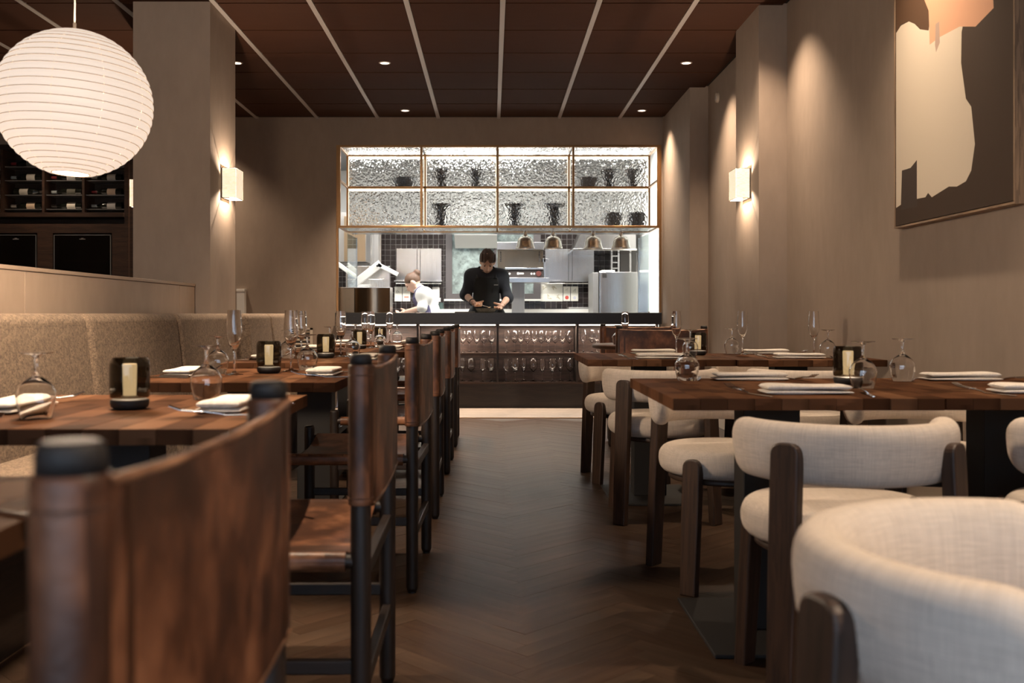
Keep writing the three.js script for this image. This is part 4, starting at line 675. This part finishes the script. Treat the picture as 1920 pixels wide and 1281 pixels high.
// cards and dispensers on the tiles
function card(u0, v0, u1, v1, label, draw, cat = 'card') {
  const d = 13.88, cv = document.createElement('canvas'); cv.width = 128; cv.height = Math.round(128 * (v1 - v0) / (u1 - u0)); const c = cv.getContext('2d'); c.fillStyle = '#f4f1e6'; c.fillRect(0, 0, 128, cv.height); draw(c, cv.height);
  const t = new THREE.CanvasTexture(cv); t.colorSpace = THREE.SRGBColorSpace; const w = X(u1, d) - X(u0, d), h = Y(v0, d) - Y(v1, d), o = thing('notice_card', label, cat, [(X(u0, d) + X(u1, d)) / 2, Y(v1, d), KZ + 0.012]);
  obj('board', rbox(w + 0.004, h + 0.004, 0.006, 0.002, 0, h / 2, 0, 1), M.white, o); obj('print', new THREE.PlaneGeometry(w, h).translate(0, h / 2, 0.0035), mat({ map: t, roughness: 0.7 }), o);
}
const squig = (c, x, y, s, col) => { c.strokeStyle = col; c.lineWidth = 4; c.beginPath(); for (let i = 0; i < 6; i++) c.lineTo(x + hash(i, Math.round(x), 7) * s, y + hash(i, Math.round(y), 9) * s); c.stroke(); };
card(740, 538, 753.5, 565, 'white card with grey line drawing beside the dishwasher', (c, h) => { squig(c, 20, h * 0.2, 70, '#4a4a44'); c.fillStyle = '#cfdcd8'; c.beginPath(); c.arc(64, h * 0.75, 34, 0, 7); c.fill(); });
card(755, 538, 769, 565, 'white card with a red drawing beside the woman', (c, h) => { squig(c, 25, h * 0.2, 70, '#b0a59a'); c.fillStyle = '#d98a78'; c.fillRect(25, h * 0.66, 78, 26); });
card(1014, 533, 1055, 565, 'large white sheet of small sketches right of the kitchen window', (c, h) => { for (const [x, y] of [[12, 12], [66, 12], [36, 58], [84, 60]]) squig(c, x, y, 28, '#c9c0a6'); });
card(1056.5, 537.5, 1069, 564.5, 'white card with a red dot on the kitchen tiles', (c, h) => { squig(c, 25, h * 0.12, 76, '#a9aaa2'); c.fillStyle = '#dd5a50'; c.beginPath(); c.arc(66, h * 0.76, 36, 0, 7); c.fill(); });
card(1070.5, 537.5, 1084, 564.5, 'white card with a grey dot on the kitchen tiles', (c, h) => { squig(c, 25, h * 0.12, 76, '#98998f'); c.fillStyle = '#d7d6e2'; c.beginPath(); c.arc(66, h * 0.78, 28, 0, 7); c.fill(); });
{ const d = 13.8, o = thing('paper_dispenser', 'white paper towel dispenser on the tiles behind the woman', 'dispenser', [0, 0, 0]); obj('cover', rspan(X(810, d), X(824, d), Y(559, d), Y(538, d), -d, KZ + 0.009, 0.02, 3), M.white, o); obj('tray', rspan(X(803, d), X(826, d), Y(570, d), Y(558.5, d), -d + 0.03, KZ + 0.009, 0.004), M.white, o); }

// ---------------------------------------------------------------- wine cabinet at the far left
{
  const d = 10.0, x1 = X(252, d), x0 = XL + 0.02, yTop = Y(271, d), o = thing('wine_cabinet', 'dark wood wine cabinet with lying bottles and two coolers below', 'wine cabinet', [0, 0, 0]);
  const v2 = [311, 337, 364.3, 391], cols = [-72, 3, 81, 156, 233];
  const B = (n, a, b, c, e, z0, z1, m = M.espresso, p = o) => obj(n, uvm(span(a, b, c, e, z0, z1), 0), m, p);
  B('back_board', x0, x1, 0, yTop, -10.26, -10.295, M.espresso); B('top_board', x0, x1, yTop - 0.05, yTop, -d, -10.26);
  B('side_board', X(233, d), X(241, d), 0, yTop - 0.05, -d, -10.26, M.darkWood); B('side_board', X(241, d), x1, 0, yTop - 0.05, -d - 0.03, -10.26, M.darkWood);
  B('counter_board', x0, X(233, d), Y(407, d), Y(399, d), -d + 0.02, -10.26, M.darkWood);
  for (const u of cols.slice(0, 4)) B('upright', X(u, d) - 0.012, X(u, d) + 0.012, Y(399, d), yTop - 0.05, -d, -10.26, M.darkWood);
  for (const v of v2) for (let i = 0; i < 4; i++) B('shelf', X(cols[i], d) + 0.013, X(cols[i + 1], d) - 0.013, Y(v, d) - 0.008, Y(v, d), -d - 0.04, -10.26, M.steelDull);
  B('rail', x0, X(233, d), Y(437, d), Y(420, d), -d, -10.2, M.darkWood);
  for (const [a, b] of [[-60, -12], [70, 99], [210, 233]]) B('stile', X(a, d), X(b, d), 0, Y(437, d), -d, -10.2, M.darkWood);
  const bottle = (neckL, dark) => lathe([[0.0001, 0], [0.034, 0], [0.037, 0.006], [0.037, 0.19], [0.033, 0.21], [0.016, 0.235], [0.0135, 0.25], [0.0135, 0.30], [0.015, 0.302], [0.015, 0.312], [0.0001, 0.312]], 20).rotateZ(neckL ? Math.PI / 2 : -Math.PI / 2).translate(0, 0.037, 0);
  const gm = mat({ rgb: [0.008, 0.009, 0.007], roughness: 0.08 }), labs = ['#d9d2c4', '#b9b3a6', '#cdb49a', '#c9c6c0', '#5b594f'];
  const labG = (L) => new THREE.CylinderGeometry(0.0375, 0.0375, 0.085, 20, 1, true).rotateZ(Math.PI / 2).translate(L ? -0.105 : 0.105, 0.037, 0);
  const places = [[0, 0, 30, 1], [0, 1, 40, 0], [0, 2, 30, 1], [0, 3, 30, 0], [1, 0, 36, 0], [1, 1, 58, 0], [1, 2, 52, 1], [1, 3, 58, 0], [2, 1, 118, 0], [2, 2, 125, 0], [2, 3, 120, 0], [3, 1, 205, 0], [3, 2, 198, 0], [3, 3, 194, 0]];
  const rowN = ['first', 'second', 'third', 'lowest'], colN = ['outermost', 'left', 'middle', 'right'];
  const geoL = bottle(true), geoR = bottle(false);
  places.forEach(([c, r, u, L], i) => {
    const cx = X((cols[c] + cols[c + 1]) / 2, d) + (L ? 0.02 : -0.01) * 1, w = thing('wine_bottle', `dark wine bottle lying in the ${colN[c]} bay of the wine cabinet, ${rowN[r]} shelf`, 'bottle', [cx, Y(v2[r], d), -d - 0.12], 0, 'bottles in the wine cabinet');
    const flip = !L; const g = flip ? geoL : geoR; // neck to the left, base to the right
    obj('bottle', g.clone().translate(flip ? 0.156 : -0.156, 0, 0), gm, w); obj('label', labG(flip).translate(flip ? 0.156 : -0.156, 0, 0), mat({ color: labs[i % 5], roughness: 0.8 }), w);
    obj('capsule', new THREE.CylinderGeometry(0.0152, 0.0155, 0.055, 14).rotateZ(Math.PI / 2).translate(flip ? -0.13 : 0.13, 0.037, 0), mat({ color: ['#7a2a2c', '#9aa4a6', '#3b3532', '#a8a29a'][i % 4], roughness: 0.4 }), w);
  });
  for (const [a, b, l] of [[-10, 69, 'black glass wine cooler at the far left under the wine racks'], [99.5, 209, 'black glass wine cooler under the wine racks, by the column']]) {
    const w = thing('wine_cooler', l, 'cooler', [0, 0, 0]), xa = X(a, d) + 0.006, xb = X(b, d) - 0.006, yt = Y(440, d);
    obj('cavity', span(xa + 0.02, xb - 0.02, 0.1, yt - 0.02, -d - 0.09, -10.18), M.dark, w);
    obj('glass_door', span(xa + 0.008, xb - 0.008, 0.1, yt - 0.008, -d - 0.004, -d - 0.008), M.smoke, w);
    obj('door_frame', [span(xa, xb, yt - 0.008, yt, -d, -d - 0.02), span(xa, xa + 0.008, 0.1, yt, -d, -d - 0.02), span(xb - 0.008, xb, 0.1, yt, -d, -d - 0.02)], M.steelDull, w);
    obj('shelf_front', uvm(span(xa + 0.07, xb - 0.05, Y(491, d), Y(487, d), -d - 0.05, -d - 0.088), 0), M.panel, w);
    const mid = (xa + xb) / 2; obj('emblem', [span(mid - 0.03, mid + 0.03, yt - 0.048, yt - 0.042, -d - 0.001, -d - 0.0035), span(mid - 0.012, mid + 0.012, yt - 0.039, yt - 0.034, -d - 0.001, -d - 0.0035)], M.rail, w);
  }
}
{ // fittings on the back wall left of the bar
  const d = 10.28, o = thing('wall_grille', 'louvred ventilation grille low on the back wall beside the bar', 'grille', [X(550, d), Y(668, d), ZB]);
  const w = X(586, d) - X(514, d), h = Y(615, d) - Y(668, d);
  obj('backing', box(w, h, 0.008, 0, h / 2, 0.004), M.dark, o);
  obj('frame', [box(w, 0.02, 0.03, 0, 0.01, 0.015), box(w, 0.02, 0.03, 0, h - 0.01, 0.015), box(0.025, h, 0.03, -w / 2 + 0.0125, h / 2, 0.015), box(0.025, h, 0.03, w / 2 - 0.0125, h / 2, 0.015)], M.trim, o);
  for (let i = 0; i < 6; i++) obj('slat', new THREE.BoxGeometry(w - 0.05, 0.022, 0.006).rotateX(0.6).translate(0, 0.04 + i * (h - 0.08) / 5, 0.016), M.trim, o);
  const c = thing('pipe_casing', 'narrow white boxed casing standing at the back wall beside the column', 'casing', [X(451, 10.22), 0, -10.25]);
  obj('casing', rspan(-0.04, 0.04, 0, Y(547, 10.22), -0.049, 0.03, 0.003), M.white, c); obj('cap', rspan(-0.043, 0.043, Y(547, 10.22), Y(542, 10.22), -0.049, 0.033, 0.003), M.white, c);
}

// ---------------------------------------------------------------- people in the kitchen: smooth fields over jointed capsules, meshed with surface nets
const smin = (a, b, k) => { const h = Math.max(k - Math.abs(a - b), 0) / k; return Math.min(a, b) - h * h * k * 0.25; };
function cap(p, a, b, ra, rb) { const dx = b[0] - a[0], dy = b[1] - a[1], dz = b[2] - a[2], px = p[0] - a[0], py = p[1] - a[1], pz = p[2] - a[2], L = dx * dx + dy * dy + dz * dz || 1e-9, t = clamp((px * dx + py * dy + pz * dz) / L); return Math.hypot(px - t * dx, py - t * dy, pz - t * dz) - lerp(ra, rb, t); }
function ell(p, c, r) { const x = (p[0] - c[0]) / r[0], y = (p[1] - c[1]) / r[1], z = (p[2] - c[2]) / r[2], k = Math.hypot(x, y, z); return (k - 1) * Math.min(r[0], r[1], r[2]); }
const field = (bones, k = 0.03) => (p) => { let d = 9; for (const b of bones) d = smin(d, b.length === 3 ? ell(p, b[0], b[1]) : cap(p, b[0], b[1], b[2], b[3]), k); return d; };
function nets(f, lo, hi, h) {
  const n = [0, 1, 2].map((i) => Math.ceil((hi[i] - lo[i]) / h) + 1), V = new Float32Array(n[0] * n[1] * n[2]), id = (i, j, k) => i + n[0] * (j + n[1] * k);
  for (let k = 0; k < n[2]; k++) for (let j = 0; j < n[1]; j++) for (let i = 0; i < n[0]; i++) V[id(i, j, k)] = f([lo[0] + i * h, lo[1] + j * h, lo[2] + k * h]);
  const pos = [], at = new Int32Array(V.length).fill(-1), idx = [], E = [[0, 1], [2, 3], [4, 5], [6, 7], [0, 2], [1, 3], [4, 6], [5, 7], [0, 4], [1, 5], [2, 6], [3, 7]];
  for (let k = 0; k < n[2] - 1; k++) for (let j = 0; j < n[1] - 1; j++) for (let i = 0; i < n[0] - 1; i++) {
    const c = [], q = []; let neg = 0; for (let m = 0; m < 8; m++) { q.push([i + (m & 1), j + (m >> 1 & 1), k + (m >> 2)]); c.push(V[id(...q[m])]); if (c[m] < 0) neg++; }
    if (!neg || neg === 8) continue; let s = [0, 0, 0], cnt = 0;
    for (const [a, b] of E) if ((c[a] < 0) !== (c[b] < 0)) { const t = c[a] / (c[a] - c[b]); for (let d = 0; d < 3; d++) s[d] += lerp(q[a][d], q[b][d], t); cnt++; }
    at[id(i, j, k)] = pos.length / 3; pos.push(lo[0] + s[0] / cnt * h, lo[1] + s[1] / cnt * h, lo[2] + s[2] / cnt * h);
  }
  for (let k = 1; k < n[2] - 1; k++) for (let j = 1; j < n[1] - 1; j++) for (let i = 1; i < n[0] - 1; i++) {
    const a = V[id(i, j, k)] < 0; for (let ax = 0; ax < 3; ax++) {
      const o = [i, j, k]; o[ax]++; const b = V[id(...o)] < 0; if (a === b) continue;
      const u = (ax + 1) % 3, v = (ax + 2) % 3, w = (du, dv) => { const c = [i, j, k]; c[u] -= du; c[v] -= dv; return at[id(...c)]; }, q = [w(1, 1), w(0, 1), w(0, 0), w(1, 0)]; if (q.includes(-1)) continue;
      a ? idx.push(q[0], q[1], q[2], q[0], q[2], q[3]) : idx.push(q[0], q[2], q[1], q[0], q[3], q[2]);
    }
  }
  const g = new THREE.BufferGeometry(); g.setAttribute('position', new THREE.Float32BufferAttribute(pos, 3)); g.setIndex(idx); g.computeVertexNormals(); g.setAttribute('uv', new THREE.Float32BufferAttribute(new Float32Array(pos.length / 3 * 2), 2)); return g;
}
const grow = (bones, d) => bones.map((b) => b.length === 3 ? [b[0], b[1].map((r) => r + d), 0] : [b[0], b[1], b[2] + d, b[3] + d]);
// head in its own axes: looks along +z, origin at the skull's middle
const headBones = [[[0, 0.015, -0.012], [0.073, 0.092, 0.092], 0], [[0, -0.035, 0.028], [0.058, 0.075, 0.062], 0], [[0, -0.088, 0.055], [0.03, 0.026, 0.028], 0], [[0, 0.012, 0.083], [0, -0.028, 0.108], 0.008, 0.013], [[-0.03, 0.03, 0.075], [0.03, 0.03, 0.075], 0.014, 0.014], [[0, -0.058, 0.084], [0, -0.066, 0.082], 0.016, 0.014], [[-0.074, -0.012, -0.005], [0.012, 0.03, 0.018], 0], [[0.074, -0.012, -0.005], [0.012, 0.03, 0.018], 0]];
const headField = (p) => { let d = field(headBones, 0.022)(p); for (const s of [-1, 1]) d = Math.max(d, -ell(p, [s * 0.03, 0.008, 0.096], [0.015, 0.011, 0.014])); return Math.max(d, -cap(p, [-0.02, -0.054, 0.102], [0.02, -0.054, 0.102], 0.0035, 0.0035)); };
const headGeo = nets(headField, [-0.1, -0.13, -0.12], [0.1, 0.125, 0.13], 0.005);
function hand(side, curl, spread = 1) {   // palm along -y from the wrist, thumb to side, palm facing +z
  const b = [[[0, -0.005, 0], [0, -0.045, 0], 0.022, 0.026], [[-0.022, -0.07, 0], [0.022, -0.07, 0], 0.014, 0.014], [[-0.018, -0.03, 0], [0.018, -0.03, 0], 0.018, 0.016]], L = [0.068, 0.078, 0.072, 0.056];
  for (let i = 0; i < 4; i++) { const x = (-0.028 + i * 0.0187) * side * -1; let p = [x, -0.078, 0], a = curl * 0.4; const r = [0.0092, 0.0088, 0.0078, 0.007]; for (let k = 0; k < 3; k++) { const l = L[i] * [0.45, 0.32, 0.25][k], q = [p[0] + x * 0.12 * spread * l * 10 * 0.1, p[1] - Math.cos(a) * l, p[2] + Math.sin(a) * l]; b.push([p, q, r[k], r[k + 1]]); p = q; a += curl * 0.75; } }
  let p = [side * 0.022, -0.02, 0.004]; for (const [dx, dy, dz, l, r0, r1] of [[0.7, -0.55, 0.4, 0.038, 0.014, 0.0105], [0.3, -0.75, 0.6, 0.032, 0.0105, 0.009], [0.0, -0.8, 0.6, 0.026, 0.009, 0.0075]]) { const m = Math.hypot(dx, dy, dz), q = [p[0] + side * dx / m * l, p[1] + dy / m * l, p[2] + dz / m * l]; b.push([p, q, r0, r1]); p = q; }
  return nets(field(b, 0.007), [-0.085, -0.19, -0.06], [0.085, 0.03, 0.1], 0.004);
}
function aim(geo, from, to, twist) {   // turn a hand (pointing -y) to point from wrist towards 'to'
  const d = new THREE.Vector3(...to).sub(new THREE.Vector3(...from)).normalize(), q = new THREE.Quaternion().setFromUnitVectors(new THREE.Vector3(0, -1, 0), d);
  return geo.clone().rotateY(twist).applyQuaternion(q).translate(...from);
}
function person(o, P) {
  const { hip, chest, neck, head, tilt, sh, el, wr, hd, kn, an } = P, two = [0, 1];
  const torso = [[hip, P.waist, 0.145 * P.w, 0.125 * P.w], [P.waist, chest, 0.125 * P.w, 0.145 * P.w], [[hip[0] - 0.075, hip[1] - 0.03, hip[2]], [hip[0] + 0.075, hip[1] - 0.03, hip[2]], 0.115 * P.w, 0.115 * P.w], [sh[0], sh[1], 0.066 * P.w, 0.066 * P.w], [[sh[0][0] * 0.6 + chest[0] * 0.4, chest[1] + 0.03, chest[2]], [sh[1][0] * 0.6 + chest[0] * 0.4, chest[1] + 0.03, chest[2]], 0.11 * P.w, 0.11 * P.w]];
  const upper = two.map((i) => [sh[i], el[i], 0.056 * P.w, 0.045 * P.w]), fore = two.map((i) => [el[i], wr[i], 0.043 * P.w, 0.029 * P.w]);
  const legs = two.flatMap((i) => [[[hip[0] + (i ? 0.09 : -0.09), hip[1] - 0.05, hip[2]], kn[i], 0.088 * P.w, 0.056 * P.w], [kn[i], an[i], 0.056 * P.w, 0.04 * P.w]]);
  const feet = two.map((i) => [[an[i][0], 0.045, an[i][2] - 0.02], [an[i][0] + (i ? 0.03 : -0.03), 0.038, an[i][2] + 0.16], 0.044, 0.036]);
  const neckB = [[chest, neck, 0.07, 0.055], [neck, [head[0], head[1] - 0.02, head[2] - 0.01], 0.054, 0.052]];
  const skin = mat({ rgb: P.skin, roughness: 0.6 });
  const H = new THREE.Matrix4().makeRotationFromEuler(new THREE.Euler(tilt, P.yaw ?? 0, P.roll ?? 0)).setPosition(...head);
  const body = [nets(field([...torso, ...upper, ...fore, ...legs, ...feet, ...neckB], 0.04), P.lo, P.hi, 0.014), headGeo.clone().applyMatrix4(H)];
  two.forEach((i) => body.push(aim(hand(i ? -1 : 1, P.curl[i]), wr[i], hd[i], P.twist[i])));
  obj('body', body.map((g) => prep(g)), skin, o);
  const eyeM = mat({ rgb: [0.03, 0.02, 0.015], roughness: 0.2 }), brow = mat({ rgb: P.hairColor, roughness: 0.8 });
  for (const s of [-1, 1]) { obj('eye', new THREE.SphereGeometry(0.0095, 10, 8).scale(1.2, 0.6, 1).translate(s * 0.03, 0.008, 0.083).applyMatrix4(H), eyeM, o); obj('eyebrow', bar([s * 0.016, 0.029, 0.092], [s * 0.045, 0.03, 0.08], 0.0045, 0.003, 6).applyMatrix4(H), brow, o); }
  const cloth = (rgb) => mat({ rgb, roughness: 0.95 });
  const shirtF = (p) => { let d = field(grow([...torso, ...upper, ...two.map((i) => [el[i], [0, 1, 2].map((k) => lerp(el[i][k], wr[i][k], P.sleeve)), 0.046 * P.w, 0.044 * P.w])], 0.013), 0.045)(p); return Math.max(d, P.hem - p[1]) ; };
  obj('shirt', nets(shirtF, P.lo, P.hi, 0.012), cloth(P.shirt), o);
  for (const i of two) { const c = [0, 1, 2].map((k) => lerp(el[i][k], wr[i][k], P.sleeve)), c2 = [0, 1, 2].map((k) => lerp(el[i][k], wr[i][k], P.sleeve - 0.18)); obj('sleeve_cuff', bar(c2, c, 0.061 * P.w, 0.058 * P.w, 18), cloth(P.cuff ?? P.shirt), o); }
  obj('collar', new THREE.TorusGeometry(0.062, 0.012, 8, 24).applyMatrix4(new THREE.Matrix4().makeRotationX(Math.PI / 2 + P.neckTilt).setPosition(...neck)), cloth(P.shirt), o);
  obj('trousers', nets((p) => Math.max(field(grow([...legs, torso[0], torso[2]], 0.012), 0.04)(p), p[1] - P.hem - 0.06), P.lo, [P.hi[0], P.hem + 0.12, P.hi[2]], 0.015), cloth(P.trousers), o);
  obj('shoes', nets(field(grow(feet, 0.008), 0.02), [P.lo[0], 0.0, P.lo[2]], [P.hi[0], 0.12, P.hi[2]], 0.012), cloth([0.02, 0.02, 0.02]), o);
  // apron: an offset of the front of the torso and thighs
  const af = field(grow([...torso, legs[0], legs[2]], 0.021), 0.05);
  obj('apron', nets((p) => { let d = af(p); const half = p[1] > hip[1] + 0.14 ? lerp(0.165, 0.125, clamp((p[1] - hip[1] - 0.14) / 0.3)) * P.w : 0.22 * P.w; d = Math.max(d, Math.abs(p[0] - lerp(hip[0], chest[0], clamp((p[1] - hip[1]) / 0.35))) - half, p[1] - P.bib, 0.48 - p[1]); const zc = lerp(hip[2], chest[2], clamp((p[1] - hip[1]) / (chest[1] - hip[1]))); return Math.max(d, zc + (P.wrap ?? 0.015) - p[2]); }, P.lo, P.hi, 0.012), cloth(P.apron), o);
  for (const s of [-1, 1]) obj('apron_strap', new THREE.TubeGeometry(new THREE.CatmullRomCurve3([new THREE.Vector3(chest[0] + s * 0.10, P.bib - 0.02, chest[2] + 0.155 * P.w), new THREE.Vector3(chest[0] + s * 0.10, sh[0][1] + 0.045, sh[0][2] + 0.075), new THREE.Vector3(chest[0] + s * 0.075, neck[1] + 0.02, neck[2] - 0.035), new THREE.Vector3(chest[0] + s * 0.05, neck[1] - 0.02, neck[2] - 0.1)]), 20, 0.011, 6), cloth(P.apron), o);
  const hf = P.hair, hg = nets((p) => { const n = (vn(p[0] * hf.q + 50, p[1] * hf.q + p[2] * hf.q * 0.7 + 50, 9999, 9999, 5) - 0.5) * hf.amp; let d = ell(p, [0, 0.022, -0.016], [0.082 + hf.t, 0.096 + hf.t, 0.1 + hf.t]) + n; d = Math.max(d, hf.front(p)); for (const b of hf.extra ?? []) d = smin(d, ell(p, b[0], b[1]) + n, 0.02); return d; }, [-0.13, -0.13, -0.2], [0.13, 0.16, 0.13], 0.006);
  obj('hair', hg.applyMatrix4(H), mat({ rgb: P.hairColor, roughness: 0.65 }), o);
  return H;
}
{ // the cook at the pass, head bent over a bowl
  const o = thing('person', 'person in a dark rolled-sleeve shirt and black apron bending over a bowl', 'person', [X(912, 10.98), 0, -10.98]);
  person(o, { w: 0.95, hip: [0, 0.97, -0.02], waist: [0, 1.12, -0.02], chest: [0, 1.31, 0.02], neck: [0.0, 1.45, 0.075], head: [0.012, 1.525, 0.155], tilt: 0.78, roll: -0.06, neckTilt: 0.4, sh: [[-0.165, 1.375, 0.015], [0.168, 1.37, 0.015]], el: [[-0.228, 1.165, 0.07], [0.232, 1.13, 0.07]], wr: [[-0.135, 1.075, 0.30], [0.175, 1.055, 0.31]], hd: [[-0.07, 1.02, 0.40], [0.12, 1.0, 0.40]], curl: [1.05, 0.6], twist: [0.5, -0.3], kn: [[-0.1, 0.52, 0.02], [0.1, 0.52, 0.02]], an: [[-0.12, 0.08, -0.02], [0.12, 0.08, -0.02]],
    lo: [-0.42, -0.02, -0.28], hi: [0.42, 1.62, 0.42], skin: [0.50, 0.29, 0.20], shirt: [0.010, 0.011, 0.016], cuff: [0.012, 0.013, 0.02], trousers: [0.012, 0.012, 0.014], apron: [0.006, 0.006, 0.006], sleeve: 0.12, hem: 0.93, bib: 1.36, hairColor: [0.055, 0.028, 0.016],
    hair: { q: 60, amp: 0.034, t: 0.004, front: (p) => Math.min(0.02, 0.012 - p[1] + (p[2] > 0.02 ? (p[2] - 0.02) * 0.55 : p[2] * 0.55)) } });
  obj('name_label', rbox(0.045, 0.008, 0.003, 0.001, 0.105, 1.27, 0.166, 1), mat({ rgb: [0.16, 0.16, 0.15], roughness: 0.8 }), o);
  obj('bracelet', new THREE.TorusGeometry(0.033, 0.005, 8, 24).applyMatrix4(new THREE.Matrix4().lookAt(new THREE.Vector3(-0.228, 1.165, 0.07), new THREE.Vector3(-0.135, 1.075, 0.30), new THREE.Vector3(0, 1, 0)).setPosition(-0.15, 1.085, 0.275)), M.dark, o);
  const d = 10.56, b = thing('ribbed_bowl', 'grey ribbed bowl under the cook\'s hands on the counter', 'bowl', [X(911.5, d), 0.968, -d]);
  const rib = mat({ rgb: [0.26, 0.235, 0.185], roughness: 0.5 });
  obj('bowl', grid(96, 12, (u, v) => { const a = -u * Math.PI * 2, k = v < 0.6 ? v / 0.6 : 1 - (v - 0.6) / 0.4, out = v < 0.6, r = out ? lerp(0.062, 0.112, Math.sqrt(k)) + 0.0028 * Math.cos(u * Math.PI * 64) : lerp(0.02, 0.108, Math.sqrt(Math.max(0, k))), y = out ? 0.048 * k : 0.008 + 0.04 * k; return [r * Math.cos(a), y, r * Math.sin(a)]; }), rib, b);
  obj('foot', cyl(0.06, 0.064, 0.01, 0, 0, 0), rib, b); obj('food', lathe([[0.0001, 0.03], [0.05, 0.028], [0.085, 0.024]], 24), mat({ rgb: [0.42, 0.30, 0.16], roughness: 0.7 }), b);
  const s = thing('spoon', 'steel spoon in the cook\'s hand above the bowl', 'spoon', [0, 0, 0]); obj('handle', bar([X(896, d), Y(570, d), -d - 0.0], [X(915, d), Y(575.5, d), -d + 0.0], 0.003, 0.0025, 8), M.chrome, s); obj('spoon_bowl', new THREE.SphereGeometry(0.013, 14, 10).scale(1.5, 0.5, 1).translate(X(917.5, d), Y(576, d), -d), M.chrome, s);
  tag(obj('serving_tray', rspan(X(853, 10.5), X(890, 10.5), 0.968, 0.980, -10.45, -10.68, 0.003), M.dark), 'flat black tray on the counter beside the ribbed bowl', 'tray');
}
{ // the woman at the preparation table, seen from the side
  const o = thing('person', 'person in a white shirt and blue apron bending over the preparation table', 'person', [X(803, 12.2), 0, -12.2], -Math.PI / 2);
  const H = person(o, { w: 0.84, hip: [0, 0.89, -0.03], waist: [0, 1.0, -0.01], chest: [0, 1.14, 0.045], neck: [0.0, 1.265, 0.12], head: [0.0, 1.34, 0.19], tilt: 0.8, neckTilt: 0.5, sh: [[-0.15, 1.205, 0.06], [0.15, 1.205, 0.06]], el: [[-0.19, 1.03, 0.06], [0.19, 1.03, 0.06]], wr: [[-0.10, 0.985, 0.26], [0.11, 0.985, 0.26]], hd: [[-0.06, 0.955, 0.36], [0.07, 0.955, 0.36]], curl: [0.7, 0.7], twist: [0.3, -0.3], kn: [[-0.09, 0.48, 0.02], [0.09, 0.48, 0.02]], an: [[-0.1, 0.08, -0.02], [0.1, 0.08, -0.02]],
    lo: [-0.36, -0.02, -0.26], hi: [0.36, 1.48, 0.38], skin: [0.66, 0.43, 0.33], shirt: [0.62, 0.61, 0.58], trousers: [0.03, 0.03, 0.05], apron: [0.085, 0.08, 0.15], sleeve: 0.06, wrap: -0.04, hem: 0.84, bib: 1.16, hairColor: [0.085, 0.042, 0.022],
    hair: { q: 30, amp: 0.008, t: 0.0, front: (p) => Math.min(0.02, -0.02 - p[1] + (p[2] > 0 ? p[2] * 1.05 : p[2] * 0.4)), extra: [[[0, 0.045, -0.125], [0.042, 0.042, 0.036]]] } });
  obj('hair_tie', new THREE.TorusGeometry(0.03, 0.013, 8, 20).translate(0, 0.045, -0.10).applyMatrix4(H), mat({ rgb: [0.30, 0.07, 0.07], roughness: 0.8 }), o);
}

for (const o of scene.children) delete o.userData.base;
renderer.render(scene, camera);
